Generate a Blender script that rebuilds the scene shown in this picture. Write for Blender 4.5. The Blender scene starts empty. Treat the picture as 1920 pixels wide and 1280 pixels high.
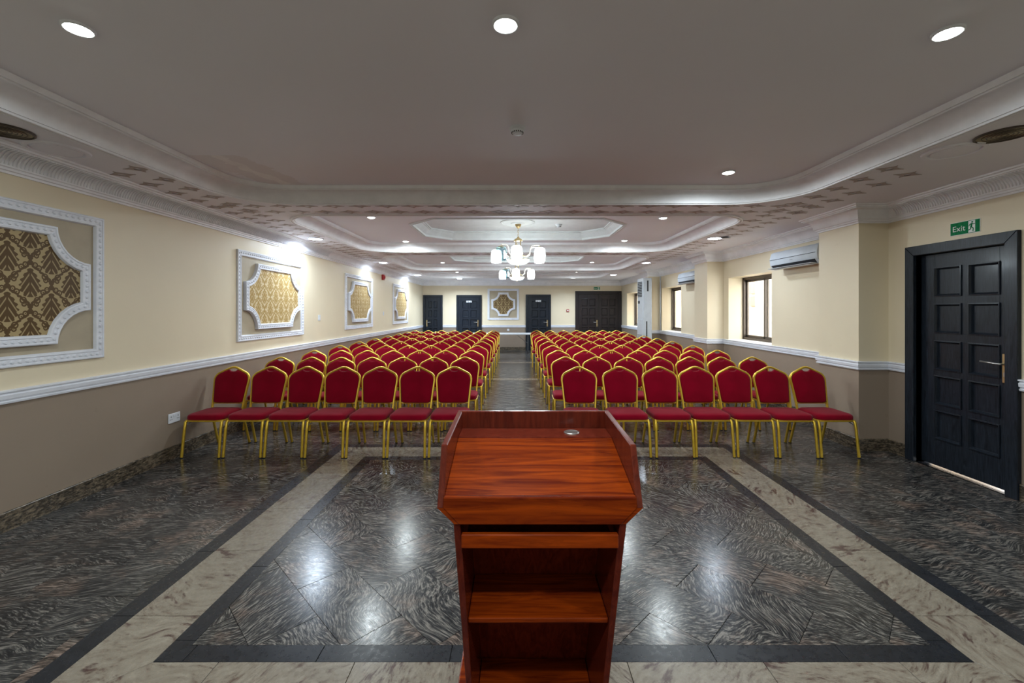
import bpy, bmesh, math, random
from mathutils import Vector, Matrix
PI = math.pi
random.seed(7)
C = bpy.context.scene.collection
S = bpy.context.scene

# ------------------------------------------------------------------ camera, world, exposure
cam_d = bpy.data.cameras.new('camera'); cam = bpy.data.objects.new('camera', cam_d); C.objects.link(cam)
cam.location = (0, 0, 1.6); cam.rotation_euler = (PI/2, 0, 0)
cam_d.sensor_width = 36; cam_d.lens = 815/1920*36
cam_d.shift_x = -6/1920; cam_d.shift_y = -58/1920
cam_d.clip_start = 0.02; cam_d.clip_end = 200
S.camera = cam
S.view_settings.view_transform = 'Standard'; S.view_settings.look = 'None'
S.view_settings.gamma = 1; S.view_settings.use_curve_mapping = False
S.view_settings.exposure = 0.38
w = bpy.data.worlds.new('world'); S.world = w; w.use_nodes = True
w.node_tree.nodes['Background'].inputs[0].default_value = (0.95, 0.98, 1.0, 1)
w.node_tree.nodes['Background'].inputs[1].default_value = 8.0
P_TRAY, P_SIDE, P_BACK, P_CHAND = 17.0, 29.0, 50.0, 40.0     # lamp powers, W
E_TRAY, E_SIDE, E_SHADE = 18.0, 22.0, 8.5                    # lens brightness

# ------------------------------------------------------------------ dimensions
XL, XR, YF, YB = -3.70, 4.26, -1.6, 17.4
XP = 3.92
ZS, ZT, ZO = 2.79, 2.94, 3.07       # soffit, tray and octagon levels
PILLARS = [(4.96, 5.61), (8.87, 9.50), (12.78, 13.42)]
RAIL0, RAIL1 = 0.925, 1.02

# ------------------------------------------------------------------ node helper
class NT:
    def __init__(s, name):
        s.m = bpy.data.materials.new(name); s.m.use_nodes = True
        s.t = s.m.node_tree; s.b = s.t.nodes['Principled BSDF']
    def n(s, kind, **kw):
        x = s.t.nodes.new(kind)
        for k, v in kw.items(): setattr(x, k, v)
        return x
    def put(s, sock, v):
        if isinstance(v, E): v = v.s
        if hasattr(v, 'is_output'): s.t.links.new(v, sock)
        else:
            if isinstance(v, tuple) and len(v) == 3 and len(sock.default_value) == 4: v = v + (1,)
            sock.default_value = v
    def math(s, op, *a):
        x = s.n('ShaderNodeMath', operation=op)
        for i, v in enumerate(a): s.put(x.inputs[i], v)
        return E(s, x.outputs[0])
    def pos(s, kind='Position'):
        x = s.n('ShaderNodeNewGeometry'); return x.outputs[kind]
    def obj(s):
        return s.n('ShaderNodeTexCoord').outputs['Object']
    def rand(s):
        return E(s, s.n('ShaderNodeObjectInfo').outputs['Random'])
    def xyz(s, v):
        x = s.n('ShaderNodeSeparateXYZ'); s.put(x.inputs[0], v); return [E(s, o) for o in x.outputs]
    def vec(s, a, b, c):
        x = s.n('ShaderNodeCombineXYZ')
        for i, v in enumerate((a, b, c)): s.put(x.inputs[i], v)
        return x.outputs[0]
    def map(s, v, loc=(0,0,0), rot=(0,0,0), sc=(1,1,1)):
        x = s.n('ShaderNodeMapping'); s.put(x.inputs[0], v)
        s.put(x.inputs['Location'], loc); s.put(x.inputs['Rotation'], rot); s.put(x.inputs['Scale'], sc)
        return x.outputs[0]
    def noise(s, v, scale=5.0, detail=3.0, rough=0.5, dist=0.0):
        x = s.n('ShaderNodeTexNoise'); s.put(x.inputs['Vector'], v)
        for k, q in (('Scale', scale), ('Detail', detail), ('Roughness', rough), ('Distortion', dist)): s.put(x.inputs[k], q)
        return E(s, x.outputs[0])
    def ramp(s, f, stops):
        x = s.n('ShaderNodeValToRGB'); s.put(x.inputs[0], f)
        el = x.color_ramp.elements
        while len(el) < len(stops): el.new(0.5)
        for e, (p, c) in zip(el, stops):
            e.position = p; e.color = tuple(c) + (1,) if len(c) == 3 else c
        return x.outputs[0]
    def mix(s, f, a, b, blend='MIX'):
        x = s.n('ShaderNodeMix', data_type='RGBA', blend_type=blend)
        s.put(x.inputs[0], f); s.put(x.inputs[6], a); s.put(x.inputs[7], b)
        return x.outputs[2]
    def bump(s, h, strength=0.2, dist=0.01):
        x = s.n('ShaderNodeBump'); s.put(x.inputs['Height'], h)
        x.inputs['Strength'].default_value = strength; x.inputs['Distance'].default_value = dist
        s.t.links.new(x.outputs[0], s.b.inputs['Normal'])
    def set(s, **kw):
        names = {'col': 'Base Color', 'rough': 'Roughness', 'metal': 'Metallic', 'spec': 'Specular IOR Level', 'coat': 'Coat Weight',
                 'coatr': 'Coat Roughness', 'emc': 'Emission Color', 'ems': 'Emission Strength', 'trans': 'Transmission Weight',
                 'sheen': 'Sheen Weight', 'ior': 'IOR', 'alpha': 'Alpha'}
        for k, v in kw.items(): s.put(s.b.inputs[names[k]], v)
        return s
class E:
    def __init__(s, nt, sock): s.nt, s.s = nt, sock
    def __add__(s, o): return s.nt.math('ADD', s, o)
    __radd__ = __add__
    def __sub__(s, o): return s.nt.math('SUBTRACT', s, o)
    def __rsub__(s, o): return s.nt.math('SUBTRACT', o, s)
    def __mul__(s, o): return s.nt.math('MULTIPLY', s, o)
    __rmul__ = __mul__
    def sin(s): return s.nt.math('SINE', s)
    def cos(s): return s.nt.math('COSINE', s)
    def abs(s): return s.nt.math('ABSOLUTE', s)
    def gt(s, o): return s.nt.math('GREATER_THAN', s, o)
    def lt(s, o): return s.nt.math('LESS_THAN', s, o)
    def max(s, o): return s.nt.math('MAXIMUM', s, o)

def plain(name, col, rough=0.5, metal=0.0, vary=0.06, scale=6.0, bump=0.0, **kw):
    """a plain colour broken up by faint noise"""
    t = NT(name)
    f = t.noise(t.pos(), scale, 4.0, 0.6)
    a = tuple(max(0, c*(1-vary)) for c in col); b = tuple(min(1, c*(1+vary)) for c in col)
    t.set(col=t.ramp(f, [(0.3, a), (0.7, b)]), rough=rough, metal=metal, **kw)
    if bump: t.bump(t.noise(t.pos(), scale*12, 3.0), bump, 0.004)
    return t.m
def emit(name, col, strength, base=(0.9, 0.9, 0.9)):
    t = NT(name); t.set(col=base, emc=col, ems=strength, rough=0.4); return t.m

M = {}
def wall_mat(name, col, stain):
    t = NT(name); p = t.pos()
    big = t.noise(p, 0.9, 3.0, 0.55); fine = t.noise(p, 14.0, 5.0, 0.65)
    c = t.ramp(big, [(0.3, tuple(x*0.93 for x in col)), (0.7, col)])
    spots = t.noise(t.map(p, sc=(1, 1, 1.6)), 5.0, 6.0, 0.7)
    c = t.mix(t.math('MULTIPLY', spots.gt(0.68), 0.25), c, stain)
    t.set(col=c, rough=t.ramp(fine, [(0.3, (0.38,)*3), (0.7, (0.52,)*3)]), spec=0.35)
    t.bump(fine, 0.08, 0.004)
    return t.m
M['cream'] = wall_mat('cream_wall_paint', (0.78, 0.68, 0.495), (0.66, 0.56, 0.38))
M['taupe'] = wall_mat('taupe_dado_paint', (0.30, 0.235, 0.18), (0.21, 0.165, 0.12))
def ceil_mat():
    t = NT('ceiling_paint'); p = t.pos()
    big = t.noise(p, 0.7, 3.0, 0.5); fine = t.noise(p, 20.0, 4.0)
    c = t.ramp(big, [(0.3, (0.825, 0.82, 0.875)), (0.7, (0.86, 0.855, 0.915))])
    x, y, z = t.xyz(p)      # pale water mark with a brown rim near the far left corner of the first tray
    wob = t.noise(p, 6.0, 5.0, 0.7)
    dline = (x - y*0.2 + 3.36 + wob*0.3 - 0.15).abs()
    inside = y.gt(3.75)*y.lt(4.64)
    stain = inside*dline.lt(0.055)*(wob*1.2); brown = inside*dline.lt(0.22)*0.22
    c = t.mix(brown, c, (0.55, 0.44, 0.36)); c = t.mix(stain, c, (0.93, 0.92, 0.92))
    t.set(col=c, rough=0.62, spec=0.25); t.bump(fine, 0.05, 0.003); return t.m
M['ceiling'] = ceil_mat()
M['recess'] = plain('octagon_paint', (0.74, 0.77, 0.78), 0.6)
M['cornice'] = plain('white_plaster', (0.86, 0.86, 0.89), 0.5, bump=0.05)
M['white_trim'] = plain('white_trim_paint', (0.74, 0.76, 0.82), 0.4)
M['star'] = plain('plaster_star_tint', (0.44, 0.37, 0.35), 0.6)
M['olive'] = plain('panel_beige_paint', (0.42, 0.355, 0.25), 0.55)
def granite(name, stops, sx, sy, scale, rough, dist=1.4, spot=None, seedrot=True, sz=1.0, fleck=None):
    t = NT(name); r = t.rand(); p = t.pos()
    rot = t.vec(0.0, 0.0, r*3.0 if seedrot else 0.0)
    q = t.map(p, loc=(0, 0, 0), rot=rot)
    q2 = t.n('ShaderNodeVectorMath', operation='ADD'); t.put(q2.inputs[0], q); t.put(q2.inputs[1], t.vec(r*17.0, r*9.0, r*31.0))
    v = q2.outputs[0]
    warp = t.noise(v, 1.3, 2.0); warp2 = t.noise(v, 5.0, 2.0)
    wv = t.n('ShaderNodeVectorMath', operation='ADD'); t.put(wv.inputs[0], v); t.put(wv.inputs[1], t.vec(warp*0.5, warp*0.6+warp2*0.06, 0.0))
    s1 = t.noise(t.map(wv.outputs[0], sc=(sx, sy, sz)), scale, 4.0, 0.6, dist*0.15)
    s2 = t.noise(t.map(wv.outputs[0], sc=(sx*2.1, sy*2.3, sz*2)), scale, 5.0, 0.7)
    s3 = t.noise(v, 2.2, 3.0)
    st = s1*0.52 + s2*0.42 + s3*0.12 - 0.03
    c = t.ramp(st, stops)
    if spot:
        pn = t.noise(v, 3.0, 5.0, 0.7)
        c = t.mix(t.ramp(pn, [(0.52, (0, 0, 0)), (0.66, (0.75,)*3)]), c, t.ramp(st, spot))
    if fleck:
        fk = t.noise(t.map(wv.outputs[0], sc=(7.0, 24.0, 1)), 1.0, 4.0, 0.6); rg = t.noise(v, 2.5, 2.0)
        c = t.mix(t.ramp(fk*0.75+rg*0.3, [(0.60, (0, 0, 0)), (0.66, (0.85,)*3)]), c, fleck)
    ov = t.noise(v, 40.0, 3.0, 0.6)
    t.set(col=c, rough=t.ramp(ov, [(0.3, (rough*0.85,)*3), (0.7, (rough*1.25,)*3)]), spec=0.34)
    return t.m
G1 = [(0.40, (0.007, 0.008, 0.010)), (0.48, (0.028, 0.028, 0.029)), (0.53, (0.085, 0.080, 0.074)), (0.585, (0.22, 0.20, 0.178))]
G1s = [(0.40, (0.022, 0.016, 0.013)), (0.50, (0.13, 0.092, 0.072)), (0.59, (0.30, 0.215, 0.175))]
M['granite'] = granite('swirled_grey_granite', G1, 10.0, 62.0, 1.6, 0.2, spot=G1s)
M['granite_flat'] = granite('banded_brown_granite', [(a, tuple(x*0.8 for x in c)) for a, c in G1], 8.0, 60.0, 1.6, 0.2, spot=G1s, seedrot=False)
M['beige_stone'] = granite('beige_granite', [(0.30, (0.05, 0.022, 0.018)), (0.38, (0.11, 0.075, 0.058)), (0.46, (0.20, 0.168, 0.13)), (0.65, (0.28, 0.245, 0.195))], 8.0, 26.0, 1.5, 0.26, fleck=(0.055, 0.024, 0.022))
M['black_stone'] = granite('black_granite', [(0.3, (0.008, 0.009, 0.011)), (0.7, (0.020, 0.022, 0.028))], 8.0, 8.0, 3.0, 0.28)
M['grout'] = plain('dark_grout', (0.03, 0.028, 0.026), 0.8)
M['skirt'] = granite('brown_granite_skirting', [(0.36, (0.012, 0.011, 0.009)), (0.48, (0.06, 0.048, 0.035)), (0.60, (0.22, 0.17, 0.115))], 4.0, 4.0, 4.0, 0.25, seedrot=False, sz=16.0)
def far_floor():
    t = NT('far_granite_tiles'); p = t.pos()
    st = t.noise(t.map(p, sc=(3.0, 22.0, 1)), 1.6, 6.0, 0.68)
    c = t.ramp(st, [(a, tuple(x*0.95 for x in k)) for a, k in G1])
    br = t.n('ShaderNodeTexBrick'); t.put(br.inputs['Vector'], p)
    br.inputs['Scale'].default_value = 1.0; br.inputs['Brick Width'].default_value = 0.61; br.inputs['Row Height'].default_value = 0.305
    br.inputs['Mortar Size'].default_value = 0.002
    br.inputs['Color1'].default_value = (0, 0, 0, 1); br.inputs['Color2'].default_value = (0, 0, 0, 1); br.inputs['Mortar'].default_value = (1, 1, 1, 1)
    c = t.mix(br.outputs[0], c, (0.02, 0.019, 0.018))
    t.set(col=c, rough=0.24, spec=0.42); return t.m
M['far_floor'] = far_floor()
def wood(name, dark, light, axis, scale=1.0, rough=0.18, coat=0.6):
    t = NT(name); p = t.obj()
    sc = [16.0*scale]*3; sc[axis] = 1.3*scale
    f = t.noise(t.map(p, sc=tuple(sc)), 2.2, 5.0, 0.6, 1.6)
    g = t.noise(t.map(p, sc=tuple(x*5 for x in sc)), 2.0, 3.0, 0.6)
    c = t.ramp(f, [(0.34, dark), (0.5, tuple((a+b)/2 for a, b in zip(dark, light))), (0.66, light)])
    c = t.mix(t.math('MULTIPLY', g.gt(0.6), 0.18), c, tuple(x*0.5 for x in dark))
    t.set(col=c, rough=rough, coat=coat, coatr=0.12, spec=0.22); return t.m
M['mahogany'] = wood('mahogany_veneer', (0.10, 0.010, 0.002), (0.29, 0.042, 0.003), 0, 0.8, 0.2, 0.06)
M['mahogany_dark'] = wood('dark_mahogany', (0.085, 0.011, 0.006), (0.15, 0.022, 0.010), 2, 1.0, 0.22, 0.12)
M['door'] = wood('black_stained_wood', (0.007, 0.009, 0.013), (0.019, 0.026, 0.038), 2, 1.6, 0.32, 0.1)
M['door_brown'] = wood('dark_brown_stained_wood', (0.013, 0.010, 0.010), (0.034, 0.026, 0.026), 2, 1.6, 0.32, 0.1)
def fabric():
    t = NT('red_woven_fabric'); p = t.obj(); r = t.rand()
    a = t.noise(p, 260.0, 2.0); b = t.noise(p, 5.0, 3.0)
    c = t.ramp(b, [(0.3, (0.19, 0.0006, 0.010)), (0.7, (0.25, 0.001, 0.015))])
    c = t.mix(t.math('MULTIPLY', r, 0.22), c, (0.20, 0.001, 0.012))
    t.set(col=c, rough=0.9, sheen=0.10, spec=0.06); t.bump(a, 0.25, 0.002); return t.m
M['red'] = fabric()
def gold():
    t = NT('gold_painted_steel'); p = t.obj()
    f = t.noise(p, 22.0, 4.0, 0.7)
    t.set(col=t.ramp(f, [(0.3, (0.66, 0.43, 0.035)), (0.7, (0.78, 0.54, 0.07))]), metal=0.6, rough=0.36); return t.m
M['gold'] = gold()
M['brass'] = plain('aged_brass', (0.55, 0.42, 0.22), 0.3, 0.9)
M['pale_brass'] = plain('pale_brass', (0.78, 0.72, 0.58), 0.3, 0.7)
M['steel'] = plain('brushed_steel', (0.55, 0.54, 0.52), 0.3, 0.9)
M['bronze'] = plain('bronze_aluminium', (0.09, 0.07, 0.055), 0.4, 0.5)
M['plastic'] = plain('white_plastic', (0.72, 0.75, 0.79), 0.4)
M['ac'] = plain('pale_grey_plastic', (0.56, 0.61, 0.66), 0.45)
M['dark'] = plain('dark_slots', (0.012, 0.012, 0.014), 0.6)
M['grey'] = plain('grey_steel', (0.22, 0.23, 0.25), 0.45, 0.3)
M['rubber'] = plain('black_rubber', (0.01, 0.01, 0.01), 0.7)
M['green'] = plain('green_sign', (0.0, 0.19, 0.06), 0.6, vary=0.3, scale=40, spec=0.15)
M['sign_white'] = plain('sign_white', (0.75, 0.78, 0.75), 0.4)
M['red_plastic'] = plain('red_plastic', (0.35, 0.01, 0.015), 0.4)
M['speaker'] = plain('yellowed_speaker_mesh', (0.36, 0.31, 0.19), 0.6, scale=90, vary=0.5)
M['exterior'] = plain('beige_render_outside', (0.74, 0.62, 0.50), 0.8)
M['outside_white'] = plain('white_render_outside', (0.88, 0.88, 0.86), 0.8)
M['paving'] = plain('pale_paving_outside', (0.75, 0.75, 0.74), 0.7)
M['lens_tray'] = emit('warm_green_white_lens', (0.93, 1.0, 0.88), E_TRAY)
M['lens_side'] = emit('cool_white_lens', (0.86, 0.92, 1.0), E_SIDE)
M['lens_dim'] = emit('dim_white_lens', (0.95, 0.97, 1.0), 1.6)
M['shade'] = emit('lit_opal_glass', (0.86, 0.97, 1.0), E_SHADE)
M['bowl'] = emit('opal_bowl_glass', (0.80, 0.95, 1.0), 1.3)
def glass(name, col, rough=0.02, op=0.15):
    t = NT(name); nt = t.t
    tr = t.n('ShaderNodeBsdfTransparent'); gl = t.n('ShaderNodeBsdfGlossy'); mx = t.n('ShaderNodeMixShader')
    tr.inputs[0].default_value = tuple(col)+(1,); gl.inputs['Roughness'].default_value = rough
    lw_ = t.n('ShaderNodeLayerWeight'); lw_.inputs[0].default_value = 0.5
    f = t.math('ADD', t.math('POWER', E(t, lw_.outputs['Facing']), 5.0)*0.5, op)
    t.put(mx.inputs[0], f); nt.links.new(tr.outputs[0], mx.inputs[1]); nt.links.new(gl.outputs[0], mx.inputs[2])
    nt.links.new(mx.outputs[0], nt.nodes['Material Output'].inputs[0]); return t.m
M['pane'] = glass('window_glass', (0.97, 0.98, 0.97), 0.02, 0.05)
M['clear_shade'] = glass('unlit_ribbed_glass', (0.55, 0.75, 0.82), 0.15, 0.25)
def damask(name, ink, ground, axis, spec=0.3):
    t = NT(name); x, y, z = t.xyz(t.obj())
    a = (x if axis == 0 else y)*(1/0.30); b = z*(1/0.37)
    F = lambda q: t.math('FRACT', q)
    m = None
    for h in (0.0, 0.5):
        px, py = (F(a+h)-0.5).abs(), F(b+h)-0.5
        # palmette: a pointed, scalloped leaf with light veins
        u = t.math('MINIMUM', t.math('MAXIMUM', (py+0.27)*(1/0.60), 0.0), 1.0)
        wd = t.math('POWER', 1.0-u, 0.85)*t.math('POWER', u, 0.5)*0.56
        leaf = px.lt(wd + (u*(2*PI*5.5)).sin()*0.030*u.gt(0.01))*u.gt(0.005)*u.lt(0.995)
        vein = (px*46.0 + py*34.0).sin().gt(0.72)*px.gt(0.022)
        leaf = leaf - leaf*vein*0.85
        # ogee scrolls between the palmettes, with leafy edges
        ob = ((py*(2*PI)).cos()+1.0)*0.25
        scroll = (px-ob).abs().lt(0.034 + (py*(2*PI*9.0) + px*14.0).sin()*0.026)
        curls = None
        for cx, cy, r in ((0.16, -0.33, 0.065), (0.30, -0.16, 0.055), (0.36, 0.09, 0.045), (0.11, 0.40, 0.05)):
            dd = t.math('SQRT', (px-cx)*(px-cx)+(py-cy)*(py-cy)*1.3)
            ring = (dd-r).abs().lt(0.017).max(dd.lt(r*0.3)); curls = ring if curls is None else curls.max(ring)
        k = leaf.max(scroll).max(curls)
        m = k if m is None else m.max(k)
    n = t.noise(t.obj(), 120.0, 2.0)
    t.set(col=t.mix(m, ground, ink), rough=0.5, spec=spec); t.bump(m*0.6+n*0.4, 0.12, 0.002); return t.m
M['damask_dark'] = damask('brown_damask_wallpaper', (0.085, 0.042, 0.005), (0.40, 0.30, 0.145), 1)
M['damask_painted_sheen'] = damask('painted_sheen_damask_wallpaper', (0.37, 0.235, 0.065), (0.62, 0.50, 0.30), 1)  # same wallpaper as the brown one, with lit sheen put into its colours
M['damask_back'] = damask('dark_gold_damask_wallpaper', (0.11, 0.06, 0.02), (0.42, 0.32, 0.16), 0)

# ------------------------------------------------------------------ mesh helpers
def new(name, verts, faces, mat, parent=None, smooth=False, loc=None):
    me = bpy.data.meshes.new(name); me.from_pydata([tuple(v) for v in verts], [], faces); me.update()
    return link(name, me, mat, parent, smooth, loc)
def link(name, me, mat, parent=None, smooth=False, loc=None):
    if mat is not None and not me.materials: me.materials.append(M[mat])
    if smooth: me.polygons.foreach_set('use_smooth', [True]*len(me.polygons))
    o = bpy.data.objects.new(name, me); C.objects.link(o)
    if parent is not None: o.parent = parent
    if loc is not None: o.location = loc
    return o
def build(name, bm, mat, parent=None, smooth=False, angle=None, loc=None, fix=True):
    if fix: bmesh.ops.recalc_face_normals(bm, faces=bm.faces[:])
    me = bpy.data.meshes.new(name); bm.to_mesh(me); bm.free()
    if angle is not None:
        me.polygons.foreach_set('use_smooth', [True]*len(me.polygons))
        me.set_sharp_from_angle(angle=math.radians(angle))
    return link(name, me, mat, parent, smooth, loc)
def B(): return bmesh.new()
def box(bm, x0, x1, y0, y1, z0, z1, bev=0.0, seg=1, mtx=None):
    t = bmesh.new()
    vs = [t.verts.new((x, y, z)) for x in (x0, x1) for y in (y0, y1) for z in (z0, z1)]
    for f in ((0,1,3,2),(4,6,7,5),(0,4,5,1),(2,3,7,6),(0,2,6,4),(1,5,7,3)): t.faces.new([vs[i] for i in f])
    if bev: bmesh.ops.bevel(t, geom=t.edges[:], offset=bev, segments=seg, affect='EDGES', profile=0.5)
    if mtx is not None: bmesh.ops.transform(t, matrix=mtx, verts=t.verts)
    bmesh.ops.recalc_face_normals(t, faces=t.faces[:])
    join(bm, t)
def join(bm, t):
    mp = {v: bm.verts.new(v.co) for v in t.verts}
    for f in t.faces:
        try: bm.faces.new([mp[v] for v in f.verts])
        except ValueError: pass
    t.free()
def ringsweep(bm, rings, closed_path, closed_prof, caps=False):
    R = [[bm.verts.new(p) for p in r] for r in rings]
    n = len(R); m = len(R[0])
    for i in range(n if closed_path else n-1):
        a, b = R[i], R[(i+1) % n]
        for j in range(m if closed_prof else m-1):
            k = (j+1) % m
            bm.faces.new((a[j], a[k], b[k], b[j]))
    if caps and not closed_path:
        bm.faces.new(R[0][::-1]); bm.faces.new(R[-1])
def tube(bm, pts, rx, ry=None, ref=(0, 1, 0), n=8, closed=False, power=2.0):
    """tube along pts; rx across ref-perpendicular, ry along ref"""
    ry = ry or rx; pts = [Vector(p) for p in pts]; ref = Vector(ref); N = len(pts); rings = []
    for i in range(N):
        if closed: d0, d1 = pts[i]-pts[i-1], pts[(i+1) % N]-pts[i]
        else:
            d0 = pts[i]-pts[i-1] if i else pts[1]-pts[0]
            d1 = pts[i+1]-pts[i] if i < N-1 else d0
        t = (d0.normalized()+d1.normalized()).normalized()
        u = t.cross(ref)
        if u.length < 1e-4: u = t.cross(Vector((0.3, 0.2, 1)))
        u.normalize(); v = u.cross(t).normalized()
        co = max(0.35, math.cos(d0.angle(d1)/2)) if d0.length and d1.length else 1
        ring = []
        for k in range(n):
            a = 2*PI*(k+0.5)/n; c, s_ = math.cos(a), math.sin(a)
            if power != 2.0:
                c = math.copysign(abs(c)**(2/power), c); s_ = math.copysign(abs(s_)**(2/power), s_)
            ring.append(pts[i] + u*(rx*c/co) + v*(ry*s_))
        rings.append(ring)
    ringsweep(bm, rings, closed, True, caps=True)
def lathe(bm, prof, c=(0, 0, 0), n=24, cap0=False, cap1=False, axis=2):
    rings = []
    for i in range(n):
        a = 2*PI*i/n; r = []
        for (q, z) in prof:
            p = (q*math.cos(a), q*math.sin(a), z)
            if axis == 0: p = (z, q*math.cos(a), q*math.sin(a))
            if axis == 1: p = (q*math.sin(a), z, q*math.cos(a))
            r.append(Vector(p)+Vector(c))
        rings.append(r)
    R = [[bm.verts.new(p) for p in r] for r in rings]
    for i in range(n):
        a, b = R[i], R[(i+1) % n]
        for j in range(len(prof)-1): bm.faces.new((a[j], b[j], b[j+1], a[j+1]))
    if cap0: bm.faces.new([r[0] for r in R][::-1])
    if cap1: bm.faces.new([r[-1] for r in R])
def moulding(bm, path, prof, closed=True, fn=None, capped=False):
    """sweep profile [(inset, height)] along a flat path with mitred corners; inset goes to the left of travel"""
    P = [Vector((p[0], p[1])) for p in path]; N = len(P); rings = []
    for i in range(N):
        if closed: d0, d1 = (P[i]-P[i-1]).normalized(), (P[(i+1) % N]-P[i]).normalized()
        else:
            d0 = (P[i]-P[i-1]).normalized() if i else (P[1]-P[0]).normalized()
            d1 = (P[i+1]-P[i]).normalized() if i < N-1 else d0
        n0, n1 = Vector((-d0.y, d0.x)), Vector((-d1.y, d1.x))
        m = (n0+n1); m = m/ (1+n0.dot(n1)) if (1+n0.dot(n1)) > 1e-3 else n0
        r = []
        for d, h in prof:
            q = P[i]+m*d
            r.append(Vector((q.x, q.y, h)) if fn is None else Vector(fn(q.x, q.y, h)))
        rings.append(r)
    ringsweep(bm, rings, closed, False)
    if capped and not closed:
        bm.faces.new(bm.verts[-len(prof)*N:][:len(prof)] if False else [v for v in list(bm.verts)[-len(prof)*N:-len(prof)*(N-1)]])
        bm.faces.new(list(bm.verts)[-len(prof):])
def prism(bm, poly, z0, z1, fn=None, bev=0.0):
    """polygon (u,v) extruded from z0 to z1"""
    t = bmesh.new(); f = fn or (lambda u, v, h: (u, v, h))
    a = [t.verts.new(f(u, v, z0)) for u, v in poly]; b = [t.verts.new(f(u, v, z1)) for u, v in poly]
    t.faces.new(a[::-1]); t.faces.new(b); n = len(poly)
    for i in range(n): t.faces.new((a[i], a[(i+1) % n], b[(i+1) % n], b[i]))
    bmesh.ops.recalc_face_normals(t, faces=t.faces[:])
    if bev: bmesh.ops.bevel(t, geom=t.edges[:], offset=bev, segments=1, affect='EDGES')
    join(bm, t)
def sheet(bm, loops, z):
    """flat face with holes: first loop outer, rest holes"""
    t = bmesh.new(); ed = []
    for lp in loops:
        vs = [t.verts.new((x, y, z)) for x, y in lp]
        ed += [t.edges.new((vs[i], vs[(i+1) % len(vs)])) for i in range(len(vs))]
    bmesh.ops.triangle_fill(t, use_beauty=True, use_dissolve=False, edges=ed, normal=(0, 0, -1))
    join(bm, t)
def tag(o, label=None, cat=None, group=None, kind=None):
    for k, v in (('label', label), ('category', cat), ('group', group), ('kind', kind)):
        if v: o[k] = v
    return o
def thing(name, label, cat, loc=(0, 0, 0), rz=0.0, group=None):
    o = bpy.data.objects.new(name, None); C.objects.link(o); o.location = loc; o.rotation_euler = (0, 0, rz)
    o.empty_display_size = 0.1
    return tag(o, label, cat, group)
def struct(o, label=None): return tag(o, label, None, None, 'structure')
def copytree(o, parent=None):
    c = o.copy(); C.objects.link(c)
    if parent is not None: c.parent = parent
    for ch in o.children: copytree(ch, c)
    return c
def arc(cx, cy, r, a0, a1, n):
    return [(cx+r*math.cos(a0+(a1-a0)*i/n), cy+r*math.sin(a0+(a1-a0)*i/n)) for i in range(n+1)]
def rrect(x0, x1, y0, y1, r, n=8):
    return (arc(x1-r, y1-r, r, 0, PI/2, n) + arc(x0+r, y1-r, r, PI/2, PI, n) + arc(x0+r, y0+r, r, PI, 1.5*PI, n) + arc(x1-r, y0+r, r, 1.5*PI, 2*PI, n))
def octa(x0, x1, y0, y1, c):
    return [(x1, y0+c), (x1, y1-c), (x1-c, y1), (x0+c, y1), (x0, y1-c), (x0, y0+c), (x0+c, y0), (x1-c, y0)]
ORD = ['zeroth', 'first', 'second', 'third', 'fourth', 'fifth', 'sixth', 'seventh', 'eighth', 'ninth', 'tenth']

# ------------------------------------------------------------------ walls
bm = B(); box(bm, XL-0.25, XL, YF-0.25, YB+0.25, RAIL0, ZO+0.15)
wl = struct(build('wall_left', bm, 'cream'), 'long cream left wall with taupe dado')
bm = B(); box(bm, XL-0.25, XL, YF-0.25, YB+0.25, -0.1, RAIL0); build('dado', bm, 'taupe', wl)
bm = B(); box(bm, XL, XR+0.45, YB, YB+0.25, RAIL0, ZO+0.15)
wb = struct(build('wall_back', bm, 'cream'), 'cream back wall with dark doors')
bm = B(); box(bm, XL, XR+0.45, YB, YB+0.25, -0.1, RAIL0); build('dado', bm, 'taupe', wb)
bm = B(); box(bm, XL, XR+0.45, YF-0.25, YF, RAIL0, ZO+0.15)
wf = struct(build('wall_front', bm, 'cream'), 'cream wall behind the lectern')
bm = B(); box(bm, XL, XR+0.45, YF-0.25, YF, -0.1, RAIL0); build('dado', bm, 'taupe', wf)
# right wall: door opening and three windows
DY0, DY1, DZ = 3.757, 4.617, 2.18
WIN = [(7.22, 8.68), (11.16, 12.62), (15.10, 16.56)]
WZ0, WZ1 = 1.02, 2.25
XO = XR+0.42
bm = B(); ys = [YF-0.25, DY0, DY1]
for a, b in WIN: ys += [a, b]
ys.append(YB+0.25)
for i in range(len(ys)-1):
    a, b = ys[i], ys[i+1]
    if i == 1: box(bm, XR, XR+0.16, a, b, DZ, ZO+0.15)
    elif i >= 3 and i % 2 == 1: box(bm, XR, XO, a, b, WZ1, ZO+0.15); box(bm, XR, XO, a, b, RAIL0, WZ0)
    elif i in (0, 2): box(bm, XR, XR+0.16 if i == 0 else XR+0.16, a, b, RAIL0, ZO+0.15)
    else: box(bm, XR, XO, a, b, RAIL0, ZO+0.15)
wr = struct(build('wall_right', bm, 'cream'), 'cream right wall with exit door and windows')
bm = B(); box(bm, XR, XR+0.16, YF-0.25, DY0, -0.1, RAIL0); box(bm, XR, XR+0.16, DY1, 4.97, -0.1, RAIL0); box(bm, XR, XO, 4.97, YB+0.25, -0.1, RAIL0)
build('dado', bm, 'taupe', wr)
for i, (a, b) in enumerate(PILLARS):
    bm = B(); box(bm, XP, XR, a, b, RAIL0, ZO)
    p = struct(build('pillar_%d' % (i+1), bm, 'cream'), 'cream square pillar projecting from right wall')
    bm = B(); box(bm, XP, XR, a, b, -0.02, RAIL0); build('dado', bm, 'taupe', p)

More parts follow.
